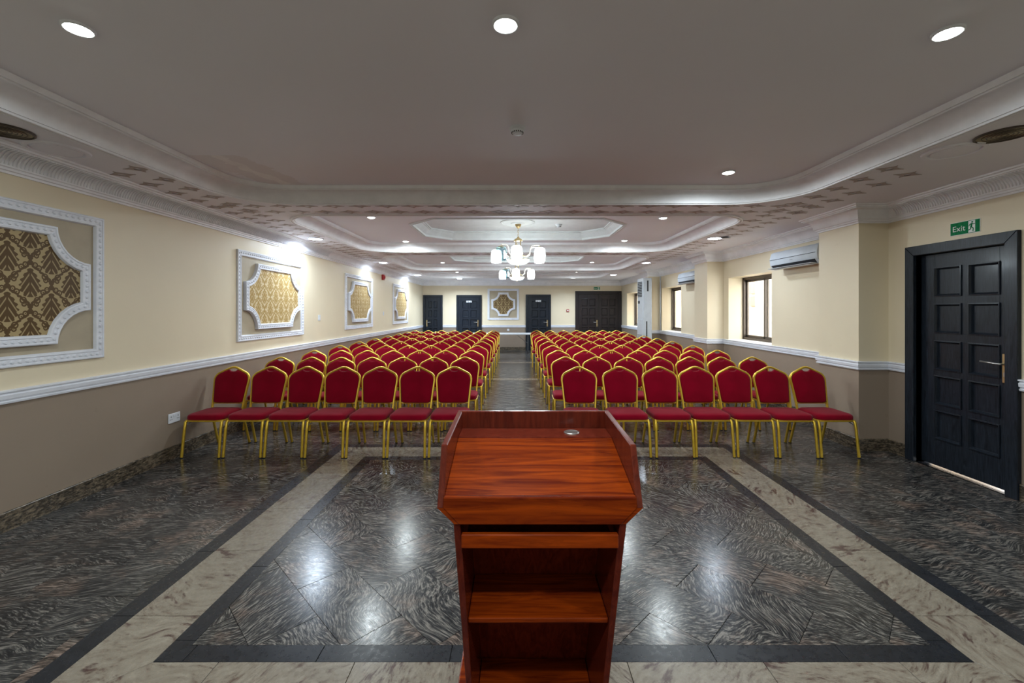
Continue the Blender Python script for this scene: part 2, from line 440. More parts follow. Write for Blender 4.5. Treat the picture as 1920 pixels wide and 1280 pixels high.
# ------------------------------------------------------------------ ceiling
TR = [(-3.00, 2.94, -0.9, 4.80, 0.62), (-2.95, 2.98, 5.40, 8.74, 0.55), (-2.95, 2.98, 9.42, 12.72, 0.55), (-2.95, 2.98, 13.30, 15.75, 0.55)]
OCT = [None, (-1.60, 1.68, 6.34, 8.18, 0.42), (-1.60, 1.68, 10.12, 11.96, 0.42), None]
outer = [(XL-0.2, YF-0.2), (XR+0.4, YF-0.2), (XR+0.4, YB+0.2), (XL-0.2, YB+0.2)]
trl = [rrect(*t) for t in TR]
bm = B(); sheet(bm, [outer]+trl, ZS)
ceil = struct(build('ceiling', bm, 'ceiling', fix=False), 'pinkish white ceiling with recessed trays')
cove = [(-0.062, 0.0), (-0.062, -0.014), (-0.045, -0.018), (-0.043, -0.008), (-0.030, -0.008), (-0.028, -0.020), (-0.012, -0.020), (-0.010, -0.006), (0.0, -0.006), (0.0, 0.008)]
cove += [(0.115-0.115*math.cos(a), 0.008+0.105*math.sin(a)) for a in [PI/2*k/10 for k in range(1, 11)]]
cove += [(0.116, 0.124), (0.120, 0.104), (0.134, 0.104), (0.137, 0.122), (0.141, 0.112), (0.153, 0.112), (0.157, 0.15)]
ocov = [(-0.05, 0.0), (-0.05, -0.012), (-0.035, -0.014), (-0.033, -0.006), (-0.018, -0.006), (-0.016, -0.014), (0, -0.014), (0, 0.02), (0.03, 0.045), (0.075, 0.095), (0.09, 0.098), (0.09, 0.11), (0.115, 0.112), (0.115, 0.13)]
for i, t in enumerate(TR):
    inner = rrect(t[0]+0.15, t[1]-0.15, t[2]+0.15, t[3]-0.15, max(0.1, t[4]-0.15))
    loops = [inner]
    if OCT[i]: loops.append(octa(*OCT[i]))
    bm = B(); sheet(bm, loops, ZT); build('tray_panel', bm, 'ceiling', ceil, fix=False)
    bm = B(); moulding(bm, trl[i], [(d, ZS+h) for d, h in cove]); build('cove_moulding', bm, 'cornice', ceil, angle=35)
    if OCT[i]:
        o = OCT[i]
        bm = B(); sheet(bm, [octa(o[0]+0.1, o[1]-0.1, o[2]+0.1, o[3]-0.1, o[4]-0.04)], ZO); build('octagon_panel', bm, 'recess', ceil, fix=False)
        bm = B(); moulding(bm, octa(*o), [(d, ZT+h) for d, h in ocov]); build('octagon_moulding', bm, 'recess', ceil, angle=30)
        bm = B(); c = ((o[0]+o[1])/2, (o[2]+o[3])/2, ZO)
        lathe(bm, [(0.29, 0.0), (0.29, -0.012), (0.26, -0.02), (0.25, -0.008), (0.12, -0.014), (0.10, -0.03), (0.0001, -0.032)], c, 40); build('ceiling_rose', bm, 'recess', ceil, angle=30)
bm = B(); box(bm, XL-0.25, XO, YF-0.25, YB+0.25, ZO+0.02, ZO+0.15); build('roof_deck', bm, 'ceiling', ceil)
# plaster stars on the soffit, each its own piece
def star_mesh():
    pts = []
    for k in range(4):
        a = PI/2*k; R = 0.125 if k % 2 == 0 else 0.085
        p0 = (R*math.cos(a), R*math.sin(a)); a1 = a+PI/2; R1 = 0.085 if k % 2 == 0 else 0.125
        p1 = (R1*math.cos(a1), R1*math.sin(a1)); q = (0.030*math.cos(a+PI/4), 0.030*math.sin(a+PI/4))
        for j in range(4):
            u = j/4; pts.append(((1-u)**2*p0[0]+2*u*(1-u)*q[0]+u*u*p1[0], (1-u)**2*p0[1]+2*u*(1-u)*q[1]+u*u*p1[1]))
    hole = [(0.026*math.cos(2*PI*i/16), 0.026*math.sin(2*PI*i/16)) for i in range(16)]
    b = bmesh.new()
    for z in (-0.004,):
        o = [b.verts.new((x, y, z)) for x, y in pts]; h = [b.verts.new((x*1.0, y*1.0, z)) for x, y in hole]
        o2 = [b.verts.new((x, y, 0)) for x, y in pts]
        for i in range(16):
            j = (i+1) % 16
            b.faces.new((o[i], h[i], h[j], o[j])); b.faces.new((o2[i], o[i], o[j], o2[j]))
    bmesh.ops.recalc_face_normals(b, faces=b.faces[:])
    for f in b.faces:
        if abs(f.normal.z) > 0.9 and f.normal.z > 0: f.normal_flip()
    me = bpy.data.meshes.new('plaster_star'); b.to_mesh(me); b.free(); me.materials.append(M['star']); return me
sm = star_mesh(); spots = []
for y in (4.95, 5.24):
    for k in range(-11, 12): spots.append((0.03+0.30*k+(0.075 if y > 5.1 else 0), y))
for y in (8.94, 9.22):
    for k in range(-9, 10): spots.append((0.03+0.30*k, y))
for x in (-3.17, -3.44, 3.14, 3.43):
    for k in range(44):
        y = 3.65+0.30*k + (0.15 if abs(x) > 3.3 else 0)
        if y < 12.8: spots.append((x, y))
LAMPXY = [(-3.30, 7.18), (-3.26, 10.74), (3.27, 7.13), (3.25, 10.78)]
for x, y in spots[:298]:
    if any(abs(x-a) < 0.2 and abs(y-b) < 0.2 for a, b in LAMPXY): continue
    link('plaster_star', sm, None, ceil, loc=(x, y, ZS-0.0005))
# cornice, with ribs in its cove
corn = [(0, -0.195), (0.014, -0.195), (0.016, -0.178), (0.030, -0.174), (0.032, -0.158), (0.044, -0.152), (0.046, -0.138)]
corn += [(0.046+0.075*(1-math.cos(a)), -0.138+0.095*math.sin(a)) for a in [PI/2*k/8 for k in range(1, 9)]]
corn += [(0.122, -0.034), (0.138, -0.032), (0.140, -0.018), (0.158, -0.014), (0.160, 0.0)]
rpath = [(XR, YF), (XR, PILLARS[0][0])]
rw = [(XR, YF)]
for a, b in PILLARS: rw += [(XR, a), (XP, a), (XP, b), (XR, b)]
rw += [(XR, YB)]
def cprof(z0): return [(d, z0+h) for d, h in corn]
tn = [0]
def trim(path, prof, mat, label, closed=False, angle=35):
    tn[0] += 1
    bm = B(); moulding(bm, path, prof, closed); return struct(build('trim_%d' % tn[0], bm, mat, angle=angle), label)
cl = trim([(XL, YB), (XL, YF)], cprof(ZS), 'cornice', 'white plaster cornice along the left wall')
cr = trim(rw, cprof(ZS), 'cornice', 'white plaster cornice along the right wall and pillars')
cb = trim([(XR, YB), (XL, YB)], cprof(ZS), 'cornice', 'white plaster cornice on the back wall')
def ribs(parent, x, sgn, y0, y1, name='cove_rib'):
    bm = B(); y = y0
    while y < y1:
        pts = [(x+sgn*(0.046+0.075*(1-math.cos(a))+0.003*math.sin(a)), y+0.02*math.sin(a), ZS-0.138+0.095*math.sin(a)-0.003*math.cos(a)) for a in [PI/2*k/5 for k in range(6)]]
        tube(bm, pts, 0.0075, 0.006, (0, 1, 0.1), 5); y += 0.026
    tag(build(name, bm, 'cornice', parent, smooth=True), kind='stuff')
ribs(cl, XL, 1, 1.6, 8.5); ribs(cr, XR, -1, 1.6, 4.80); 
# chair rail
rail = [(0, 0), (0.020, 0.0), (0.024, 0.014), (0.014, 0.020), (0.014, 0.030), (0.026, 0.034), (0.030, 0.062), (0.020, 0.072), (0.018, 0.080), (0.034, 0.084), (0.034, 0.095), (0, 0.098)]
rp = [(d, RAIL0+h) for d, h in rail]
def rail_run(path, label): return trim(path, rp, 'white_trim', label)
rail_run([(XL, YB), (XL, YF)], 'white chair rail along the left wall')
rail_run([(XR, DY1+0.1)]+rw[1:], 'white chair rail along the right wall and pillars')
rail_run([(XR, YF), (XR, DY0-0.1)], 'white chair rail in front of the exit door')
BD = [(-3.68, -2.90), (-2.35, -1.34), (0.42, 1.43), (2.40, 4.26)]
for a, b in ((BD[1][0], BD[0][1]), (BD[2][0], BD[1][1]), (BD[3][0], BD[2][1])):
    rail_run([(a, YB), (b, YB)], 'white chair rail on back wall between doors')
# stone skirting
skp = [(0, 0.0), (0.018, 0.0), (0.018, 0.135), (0.014, 0.14), (0, 0.14)]
bn = [0]
def skirt(name, path, label):
    bm = B(); moulding(bm, path, skp, False); return struct(build(name, bm, 'skirt', angle=30), label)
skirt('baseboard_left', [(XL, YB), (XL, YF)], 'brown granite skirting along the left wall')
skirt('baseboard_right', [(XR, DY1+0.1)]+rw[1:], 'brown granite skirting along the right wall and pillars')
skirt('baseboard_front', [(XR, YF), (XR, DY0-0.1)], 'brown granite skirting before the exit door')
for i, (a, b) in enumerate(((BD[1][0], BD[0][1]), (BD[2][0], BD[1][1]), (BD[3][0], BD[2][1]))):
    skirt('baseboard_back.%03d' % i, [(a, YB), (b, YB)], 'brown granite skirting on back wall between doors')

# ------------------------------------------------------------------ floor of separate stone pieces
bm = B(); box(bm, XL-0.1, XR+0.1, YF-0.1, 6.72, -0.08, -0.012)
floor = struct(build('floor', bm, 'grout'), 'polished granite floor with beige and black border')
def clip(poly, a, b, c):
    out = []
    for i in range(len(poly)):
        p, q = poly[i], poly[(i+1) % len(poly)]
        fp, fq = a*p[0]+b*p[1]-c, a*q[0]+b*q[1]-c
        if fp <= 0: out.append(p)
        if (fp < 0 < fq) or (fq < 0 < fp):
            t = fp/(fp-fq); out.append((p[0]+t*(q[0]-p[0]), p[1]+t*(q[1]-p[1])))
    return out
def cliprect(poly, x0, x1, y0, y1):
    for a, b, c in ((1, 0, x1), (-1, 0, -x0), (0, 1, y1), (0, -1, -y0)):
        if len(poly) < 3: return []
        poly = clip(poly, a, b, c)
    return poly if len(poly) >= 3 else []
def area(p): return 0.5*abs(sum(p[i][0]*p[(i+1) % len(p)][1]-p[(i+1) % len(p)][0]*p[i][1] for i in range(len(p))))
def tile(name, poly, mat, dz=0.0):
    if len(poly) < 3 or area(poly) < 0.0015: return
    cx = sum(p[0] for p in poly)/len(poly); cy = sum(p[1] for p in poly)/len(poly)
    g = 0.0012; q = []
    for x, y in poly:
        d = math.hypot(x-cx, y-cy) or 1; k = (d-g*1.4)/d; q.append((x-cx)*k); q.append((y-cy)*k)
    q = [(q[i], q[i+1]) for i in range(0, len(q), 2)]
    n = len(q); c = 0.0012
    inn = [(x*(1-c/max(0.02, math.hypot(x, y))), y*(1-c/max(0.02, math.hypot(x, y)))) for x, y in q]
    vs = [(x, y, -0.0125) for x, y in q] + [(x, y, -0.0012+dz) for x, y in q] + [(x, y, dz) for x, y in inn]
    fs = [tuple(range(2*n, 3*n))]
    for i in range(n):
        j = (i+1) % n; fs += [(i, j, n+j, n+i), (n+i, n+j, 2*n+j, 2*n+i)]
    o = new(name, vs, fs, mat, floor, loc=(cx, cy, 0)); return o
def ccw(p):
    s_ = sum(p[i][0]*p[(i+1) % len(p)][1]-p[(i+1) % len(p)][0]*p[i][1] for i in range(len(p)))
    return p if s_ > 0 else p[::-1]
# border rectangle: black / beige / black, mitred
RO = dict(o=(-2.11, 2.54, 1.52, 5.20), a=(-2.00, 2.43, 1.63, 5.09), b=(-1.65, 2.09, 1.98, 4.77), c=(-1.55, 1.99, 2.08, 4.66))
def frame_pieces(name, outer, inner, mat, step, ph):
    (x0, x1, y0, y1), (u0, u1, v0, v1) = outer, inner
    sides = [([(x0, y0), (x1, y0), (u1, v0), (u0, v0)], 0), ([(x1, y0), (x1, y1), (u1, v1), (u1, v0)], 1), ([(x1, y1), (x0, y1), (u0, v1), (u1, v1)], 0), ([(x0, y1), (x0, y0), (u0, v0), (u0, v1)], 1)]
    for poly, ax in sides:
        lo = min(p[ax] for p in poly); hi = max(p[ax] for p in poly); s_ = lo-(step-ph)
        while s_ < hi:
            a, b = s_, s_+step
            pc = clip(clip(ccw(poly), *( (1, 0, b) if ax == 0 else (0, 1, b))), *((-1, 0, -a) if ax == 0 else (0, -1, -a)))
            if len(pc) >= 3: tile(name, ccw(pc), mat)
            s_ += step
frame_pieces('black_strip', RO['o'], RO['a'], 'black_stone', 0.61, 0.15)
frame_pieces('beige_slab', RO['a'], RO['b'], 'beige_stone', 0.62, 0.03)
frame_pieces('black_strip', RO['b'], RO['c'], 'black_stone', 0.61, 0.13)
# diagonal running bond inside
x0, x1, y0, y1 = RO['c']; r2 = math.sqrt(0.5)
for i in range(-2, 26):
    u0 = 0.255+0.3125*i
    for k in range(-14, 12):
        v0 = 0.0025 + 0.61*k + (0.305 if i % 2 else 0.0)-0.21
        q = []
        for (uu, vv) in ((u0, v0), (u0+0.3125, v0), (u0+0.3125, v0+0.61), (u0, v0+0.61)):
            q.append(((uu+vv)*r2, (uu-vv)*r2))
        pc = cliprect(ccw(q), x0, x1, y0, y1)
        if pc: tile('granite_tile', ccw(pc), 'granite')
# straight running bond around the border and up to the second row of chairs
def bond(xa, xb, ya, yb, name, mat='granite_flat', L=0.61, H=0.305, off=0.0):
    j = 0; y = ya
    while y < yb-0.02:
        x = xa - (L/2 if j % 2 else 0) - off
        while x < xb:
            pc = cliprect([(x, y), (x+L, y), (x+L, y+H), (x, y+H)], xa, xb, ya, yb)
            if pc: tile(name, ccw(pc), mat)
            x += L
        y += H; j += 1
bond(XL, RO['o'][0], 1.52, 5.20, 'side_tile'); bond(RO['o'][1], XR, 1.52, 5.20, 'side_tile'); bond(XL, XR, 5.20, 6.72, 'side_tile')
bond(XL, XR, YF, 1.52, 'front_tile', L=1.22, H=0.61)
bm = B()
for a, b in ((6.72, 10.0), (10.28, 13.22), (13.58, YB)): box(bm, XL-0.05, XR+0.1, a, b, -0.08, 0)
build('far_tiling', bm, 'far_floor', floor)
for a, b in ((10.0, 10.28), (13.22, 13.58)):
    x = XL
    while x < XR:
        tile('beige_band', [(x, a), (min(x+0.62, XR), a), (min(x+0.62, XR), b), (x, b)], 'beige_stone'); x += 0.62
    bm = B(); box(bm, XL-0.05, XR+0.1, a, b, -0.08, -0.012); build('screed', bm, 'grout', floor)
bm = B(); box(bm, XR-0.02, XR+0.3, DY0, DY1, -0.08, 0.0); build('threshold', bm, 'black_stone', floor)

# ------------------------------------------------------------------ outside, seen through the windows
bm = B(); box(bm, XR+0.3, 9.5, -2, 22, -0.12, -0.02)
struct(build('ground_outside', bm, 'paving'), 'pale paving outside the windows')
bm = B(); box(bm, 6.55, 6.8, 6.0, 22, -0.02, 5.0)
ex = struct(build('wall_outside', bm, 'exterior'), 'beige rendered building outside the windows')
for y0_ in (8.3, 11.7, 15.7):
    for j in range(3):
        for i in range(4):
            bm = B(); box(bm, 6.52, 6.551, y0_+i*0.42, y0_+0.34+i*0.42, 1.72+j*0.34, 2.0+j*0.34, 0.01); build('vent_block', bm, 'olive', ex)
for a in (10.35, 14.25, 18.2):
    bm = B(); box(bm, 6.1, 6.55, a, a+0.7, -0.02, 5.0); build('white_buttress', bm, 'outside_white', ex)

# ------------------------------------------------------------------ windows
for i, (a, b) in enumerate(WIN):
    x = XR+0.28
    bm = B()
    for q in ((a, b, WZ0, WZ0+0.055), (a, b, WZ1-0.05, WZ1), (a, a+0.05, WZ0, WZ1), (b-0.05, b, WZ0, WZ1)): box(bm, x, x+0.09, *q, 0.004)
    wn = struct(build('window_%d' % (i+1), bm, 'bronze'), 'bronze framed sliding window in right wall')
    mid = (a+b)/2-0.02
    for s_, (c, d, xo) in enumerate(((a+0.04, mid+0.03, 0.012), (mid-0.03, b-0.04, 0.048))):
        bm = B()
        for q in ((c, d, WZ0+0.05, WZ0+0.10), (c, d, WZ1-0.09, WZ1-0.045), (c, c+0.045, WZ0+0.05, WZ1-0.045), (d-0.045, d, WZ0+0.05, WZ1-0.045)): box(bm, x+xo, x+xo+0.03, *q, 0.003)
        sa = build('sash', bm, 'bronze', wn)
        bm = B(); box(bm, x+xo+0.012, x+xo+0.016, c+0.04, d-0.04, WZ0+0.09, WZ1-0.085); build('pane', bm, 'pane', sa)
    bm = B(); box(bm, XR+0.003, XR+0.28, a, b, WZ0, WZ0+0.008); build('sill', bm, 'outside_white', wn)

# ------------------------------------------------------------------ doors
def make_door(n, fn, w_, h_, cols, zs, leaves, mat, frame=0.10, handle='right', gap=0.0, recess=0.05, plate=False, label='', sun=False):
    """fn(u, d, z): u along the wall (0..w_ outer frame), d out of the wall, z up"""
    def bx(bm, u0, u1, d0, d1, z0, z1, bev=0.003):
        t = bmesh.new(); box(t, u0, u1, d0, d1, z0, z1, bev)
        for v in t.verts: v.co = Vector(fn(*v.co))
        bmesh.ops.recalc_face_normals(t, faces=t.faces[:]); join(bm, t)
    bm = B()
    prism(bm, [(0, 0), (frame, 0), (frame, h_-frame), (0, h_)], -0.005, 0.035, lambda u, v, h: fn(u, h, v), 0.004)
    prism(bm, [(w_, 0), (w_-frame, 0), (w_-frame, h_-frame), (w_, h_)], -0.005, 0.035, lambda u, v, h: fn(u, h, v), 0.004)
    prism(bm, [(0, h_), (frame, h_-frame), (w_-frame, h_-frame), (w_, h_)], -0.005, 0.035, lambda u, v, h: fn(u, h, v), 0.004)
    if recess > 0.02:
        for q in ((frame-0.02, frame), (w_-frame, w_-frame+0.02)): bx(bm, q[0], q[1], -0.14, 0.0, 0, h_-frame, 0)
        bx(bm, frame, w_-frame, -0.14, 0.0, h_-frame, h_-frame+0.02, 0)
    d = build('door_%d' % n, bm, mat); struct(d, label)
    iw = (w_-2*frame)/leaves
    for L in range(leaves):
        u0 = frame+iw*L+0.004; u1 = frame+iw*(L+1)-0.004; z0 = gap; z1 = h_-frame-0.004
        f0 = -recess if recess else 0.026; mid = 0.075; lo, hi = (0.15, 0.105) if handle == 'right' else (0.12, 0.12)
        if leaves == 2: lo = hi = 0.12; mid = 0.07
        if handle == 'left': lo, hi = hi, lo
        ps = [(u0+lo, (u0+lo+u1-hi-mid)/2), ((u0+lo+u1-hi+mid)/2, u1-hi)]
        bm = B()
        bx(bm, u0, ps[0][0], f0-0.04, f0, z0, z1); bx(bm, ps[0][1], ps[1][0], f0-0.04, f0-0.001, z0, z1); bx(bm, ps[1][1], u1, f0-0.04, f0, z0, z1)
        zz = [z0]+[k for q in zs for k in q]+[z1]
        for k in range(0, len(zz), 2): bx(bm, ps[0][0]-0.002, ps[1][1]+0.002, f0-0.04, f0-0.0005, zz[k], zz[k+1])
        lf = build('leaf', bm, mat, d)
        for pu0, pu1 in ps:
            for pz0, pz1 in zs:
                bm = B(); bx(bm, pu0-0.003, pu1+0.003, f0-0.038, f0-0.022, pz0-0.003, pz1+0.003, 0)
                moulding(bm, [(pu0-0.006, pz0-0.006), (pu1+0.006, pz0-0.006), (pu1+0.006, pz1+0.006), (pu0-0.006, pz1+0.006)],
                         [(0, f0-0.003), (0, f0+0.010), (0.010, f0+0.011), (0.020, f0-0.006), (0.026, f0-0.021)], True, lambda u, v, h: fn(u, h, v))
                build('door_panel', bm, mat, d)
        if leaves == 1 or L == 0:
            hu = (u1-0.055) if handle == 'right' else (u0+0.055)
            s_ = -1 if handle == 'right' else 1
            bm = B(); bx(bm, hu-0.024, hu+0.024, f0, f0+0.012, 0.96, 1.22, 0.005); hp = build('handle_plate', bm, 'brass', d)
            bm = B()
            tube(bm, [fn(hu, f0+0.01, 1.13), fn(hu, f0+0.055, 1.13), fn(hu+s_*0.02, f0+0.062, 1.13), fn(hu+s_*0.16, f0+0.058, 1.137)], 0.009, 0.009, (0, 0, 1), 8)
            build('lever', bm, 'steel', hp, smooth=True)
            bm = B(); bx(bm, hu-0.009, hu+0.009, f0+0.011, f0+0.017, 1.015, 1.055, 0.004); build('lock_cylinder', bm, 'steel', hp)
        if plate:
            bm = B(); c = (u0+u1)/2; bx(bm, c-0.11, c+0.11, f0, f0+0.008, z1-0.20, z1-0.13, 0.002); np = build('name_plate', bm, 'plastic', d)
    return d
ZS10 = [(0.295, 0.579), (0.650, 0.932), (1.003, 1.290), (1.375, 1.665), (1.748, 2.035)]
make_door(1, lambda u, d, z: (XR-d, 4.717-u, z), 1.06, 2.28, 2, ZS10, 1, 'door', 0.10, 'right', 0.016, 0.05, label='black ten-panel exit door in the right wall')
ZB = [(k[0]*0.97, k[1]*0.97) for k in ZS10]
fb = lambda x0_: (lambda u, d, z: (x0_+u, YB-d-0.012, z))
make_door(2, fb(BD[0][0]), BD[0][1]-BD[0][0], 2.22, 2, ZB, 1, 'door', 0.09, 'left', 0.01, 0.0, label='black panelled door at left end of back wall')
make_door(3, fb(BD[1][0]), BD[1][1]-BD[1][0], 2.22, 2, ZB, 1, 'door', 0.09, 'right', 0.01, 0.0, True, label='black panelled door left of the damask wall panel')
make_door(4, fb(BD[2][0]), BD[2][1]-BD[2][0], 2.24, 2, ZB, 1, 'door', 0.09, 'right', 0.01, 0.0, True, label='black panelled door right of the damask wall panel')
make_door(5, fb(BD[3][0]), BD[3][1]-BD[3][0]-0.01, 2.38, 2, [(a*1.05, b*1.05) for a, b in ZB], 2, 'door_brown', 0.13, 'right', 0.01, 0.0, label='dark brown double doors at right end of back wall')

# ------------------------------------------------------------------ exit signs
def exit_sign(fn, label, sx=1.0):
    """fn(u, d, z) with u, z centred on the sign"""
    W, H = 0.275*sx, 0.125*sx
    def quad(bm, u0, u1, z0, z1, d0, d1):
        prism(bm, [(u0, z0), (u1, z0), (u1, z1), (u0, z1)], d0, d1, lambda u, v, h: fn(u, h, v))
    bm = B(); quad(bm, -W/2, W/2, -H/2, H/2, 0, 0.004); o = tag(build('exit_sign', bm, 'sign_white'), label, 'sign')
    bm = B(); quad(bm, -W/2+0.004, W/2-0.004, -H/2+0.004, H/2-0.004, 0.004, 0.0055); build('green_field', bm, 'green', o)
    bm = B(); quad(bm, 0.035*sx, 0.095*sx, -H/2+0.008, H/2-0.008, 0.0055, 0.0068); build('door_symbol', bm, 'sign_white', o)
    cv = bpy.data.curves.new('txt', 'FONT'); cv.body = 'Exit'; cv.size = 0.075*sx; cv.extrude = 0.0
    to = bpy.data.objects.new('txt', cv); C.objects.link(to)
    bpy.context.view_layer.update(); me = bpy.data.meshes.new_from_object(to); bpy.data.objects.remove(to)
    for v in me.vertices: v.co = Vector(fn(-0.115*sx+v.co.x*1.05, 0.0066, -0.026*sx+v.co.y))
    me.materials.clear(); link('lettering', me, 'sign_white', o)
    bm = B(); s_ = sx; c0 = 0.066*sx
    def limb(p, q, w_):
        p, q = Vector(p)*s_, Vector(q)*s_; n = Vector((-(q-p).y, (q-p).x)).normalized()*w_*s_/2
        prism(bm, [(c0+(p+n).x, (p+n).y), (c0+(p-n).x, (p-n).y), (c0+(q-n).x, (q-n).y), (c0+(q+n).x, (q+n).y)], 0.0068, 0.0078, lambda u, v, h: fn(u, h, v))
    prism(bm, [(c0+s_*(0.004+0.008*math.cos(a)), s_*(0.040+0.008*math.sin(a))) for a in [2*PI*k/12 for k in range(12)]], 0.0068, 0.0078, lambda u, v, h: fn(u, h, v))
    limb((0.000, 0.030), (-0.006, -0.006), 0.016); limb((0.000, 0.027), (0.018, 0.018), 0.007); limb((0.018, 0.018), (0.028, 0.022), 0.006)
    limb((-0.002, 0.027), (-0.020, 0.018), 0.007); limb((-0.020, 0.018), (-0.026, 0.004), 0.006)
    limb((-0.005, -0.002), (0.014, -0.020), 0.009); limb((0.014, -0.020), (0.010, -0.046), 0.008)
    limb((-0.007, -0.004), (-0.012, -0.026), 0.009); limb((-0.012, -0.026), (-0.030, -0.030), 0.008)
    build('running_figure', bm, 'green', o)
exit_sign(lambda u, d, z: (XR-d, 4.115-u, 2.385+z), 'green and white exit sign on cream wall above the black door at right')
exit_sign(lambda u, d, z: (3.27+u, YB-d, 2.49+z), 'small green exit sign above the double doors on the back wall', 0.95)

# ------------------------------------------------------------------ framed damask wall panels
def ornate(bm, path, wd, fn, beads, bead_step):
    pr = [(0, 0), (0, 0.022), (0.006, 0.028), (0.016, 0.028), (0.020, 0.022), (wd-0.026, 0.022), (wd-0.022, 0.028), (wd-0.010, 0.026), (wd-0.004, 0.016), (wd, 0.0)]
    moulding(bm, path, pr, True, lambda u, v, h: fn(u, v, h))
    n = len(path)
    P = [Vector(p) for p in path]
    # carved beads along the middle of the moulding
    inner = []
    for i in range(n):
        d0, d1 = (P[i]-P[i-1]).normalized(), (P[(i+1) % n]-P[i]).normalized()
        n0, n1 = Vector((-d0.y, d0.x)), Vector((-d1.y, d1.x)); m = (n0+n1)/(1+n0.dot(n1)); inner.append(P[i]+m*(wd*0.44))
    acc = 0.0
    for i in range(n):
        a, b = inner[i], inner[(i+1) % n]; L = (b-a).length; t = bead_step/2-acc if acc < bead_step/2 else bead_step*1.5-acc
        dv = (b-a).normalized() if L else Vector((1, 0))
        while t < L:
            c = a+dv*t; r = bead_step*0.36; nv = Vector((-dv.y, dv.x))
            ring = []
            for k in range(6):
                an = PI/3*k; q = c+dv*(r*math.cos(an))+nv*(r*0.85*math.sin(an)); ring.append(beads.verts.new(fn(q.x, q.y, 0.022)))
            top = [beads.verts.new(fn(*(c+dv*(r*0.55*math.cos(PI/3*k))+nv*(r*0.5*math.sin(PI/3*k))), 0.031)) for k in range(6)]
            for k in range(6): beads.faces.new((ring[k], ring[(k+1) % 6], top[(k+1) % 6], top[k]))
            beads.faces.new(top); t += bead_step
        acc = (acc+L) % bead_step
def wall_panel(fn0, W, H, rc, cw, ch, dam, label):
    """fn0(u, d, z): u centred, z centred"""
    fn = lambda u, v, h: fn0(u, h, v)
    bm = B(); prism(bm, [(-W/2+0.02, -H/2+0.02), (W/2-0.02, -H/2+0.02), (W/2-0.02, H/2-0.02), (-W/2+0.02, H/2-0.02)], 0, 0.004, fn)
    o = tag(build('wall_panel', bm, 'olive'), label, 'wall panel', 'framed damask panels')
    bm = B(); be = B()
    ornate(bm, [(-W/2, -H/2), (W/2, -H/2), (W/2, H/2), (-W/2, H/2)], 0.085, fn, be, 0.05)
    fr = build('outer_frame', bm, 'white_trim', o, angle=30); tag(build('carved_bead', be, 'white_trim', fr), kind='stuff')
    path = []
    a_, b_ = cw/2, ch/2
    for cx, cy, a0 in ((a_, -b_, PI), (a_, b_, 1.5*PI), (-a_, b_, 2*PI), (-a_, -b_, 2.5*PI)):
        pts = arc(cx, cy, rc, a0, a0-PI/2, 8); path += pts
    bm = B(); be = B(); lift = lambda u, v, h: fn0(u, h+0.022, v)
    ornate(bm, path, 0.08, lift, be, 0.048)
    prism(bm, path, 0.003, 0.0225, fn)
    fr = build('scalloped_frame', bm, 'white_trim', o, angle=30); tag(build('carved_bead', be, 'white_trim', fr), kind='stuff')
    inn = [(p[0]*(1-0.05/ max(a_, 0.01)), p[1]*(1-0.05/b_)) for p in path]
    bm = B(); prism(bm, inn, 0.0226, 0.030, lambda u, v, h: (fn0(u, h, v)))
    c = Vector(fn0(0, 0, 0)); bmesh.ops.translate(bm, vec=-c, verts=bm.verts)
    build('damask_insert', bm, dam, o, loc=c)
for i, (yc, dam, lb) in enumerate(((2.99, 'damask_dark', 'nearest damask panel on left wall, dark brown pattern in white scalloped frame'),
        (6.665, 'damask_painted_sheen', 'damask panel with painted-in gold sheen, white frame, second along left wall, beside front chairs'),
        (10.33, 'damask_painted_sheen', 'damask panel with painted-in gold sheen, white frame, third along left wall, before red alarm'),
        (14.02, 'damask_painted_sheen', 'damask panel with painted-in gold sheen, white frame, last on left wall, nearest back corner'))):
    wall_panel(lambda u, d, z, yc=yc: (XL+d, yc-u, 1.80+z), 1.80, 1.235, 0.27, 1.51, 0.935, dam, lb)
wall_panel(lambda u, d, z: (-0.475+u, YB-d, 1.85+z), 1.26, 1.25, 0.27, 0.95, 0.94, 'damask_back', 'square damask panel with scalloped frame on back wall between black doors')

# ------------------------------------------------------------------ lamps in the ceiling
def disc_light(name, parent, loc, size, power, col, spread=150):
    l = bpy.data.lights.new(name, 'AREA'); l.shape = 'DISK'; l.size = size; l.energy = power; l.color = col; l.spread = math.radians(spread)
    o = bpy.data.objects.new(name, l); C.objects.link(o); o.location = loc; o.parent = parent; return o
def downlight(x, y, z, r, lens, power, col, label, group, spread=150):
    t = thing('downlight', label, 'ceiling light', (x, y, z), 0, group)
    bm = B(); lathe(bm, [(r*1.22, 0.0), (r*1.22, -0.008), (r*1.12, -0.014), (r*1.0, -0.012), (r*0.99, 0.0)], (0, 0, 0), 28); build('trim_ring', bm, 'white_trim', t, smooth=True)
    bm = B(); lathe(bm, [(r*0.995, -0.004), (r*0.9, -0.014), (r*0.6, -0.020), (0.0005, -0.022)], (0, 0, 0), 24); build('lens', bm, lens, t, smooth=True)
    if power: disc_light('lamp', t, (0, 0, -0.028), r*1.7, power, col, spread)
    return t
TC, SC = (0.86, 0.96, 1.0), (0.70, 0.84, 1.0)
G = 'downlights in the ceiling trays'
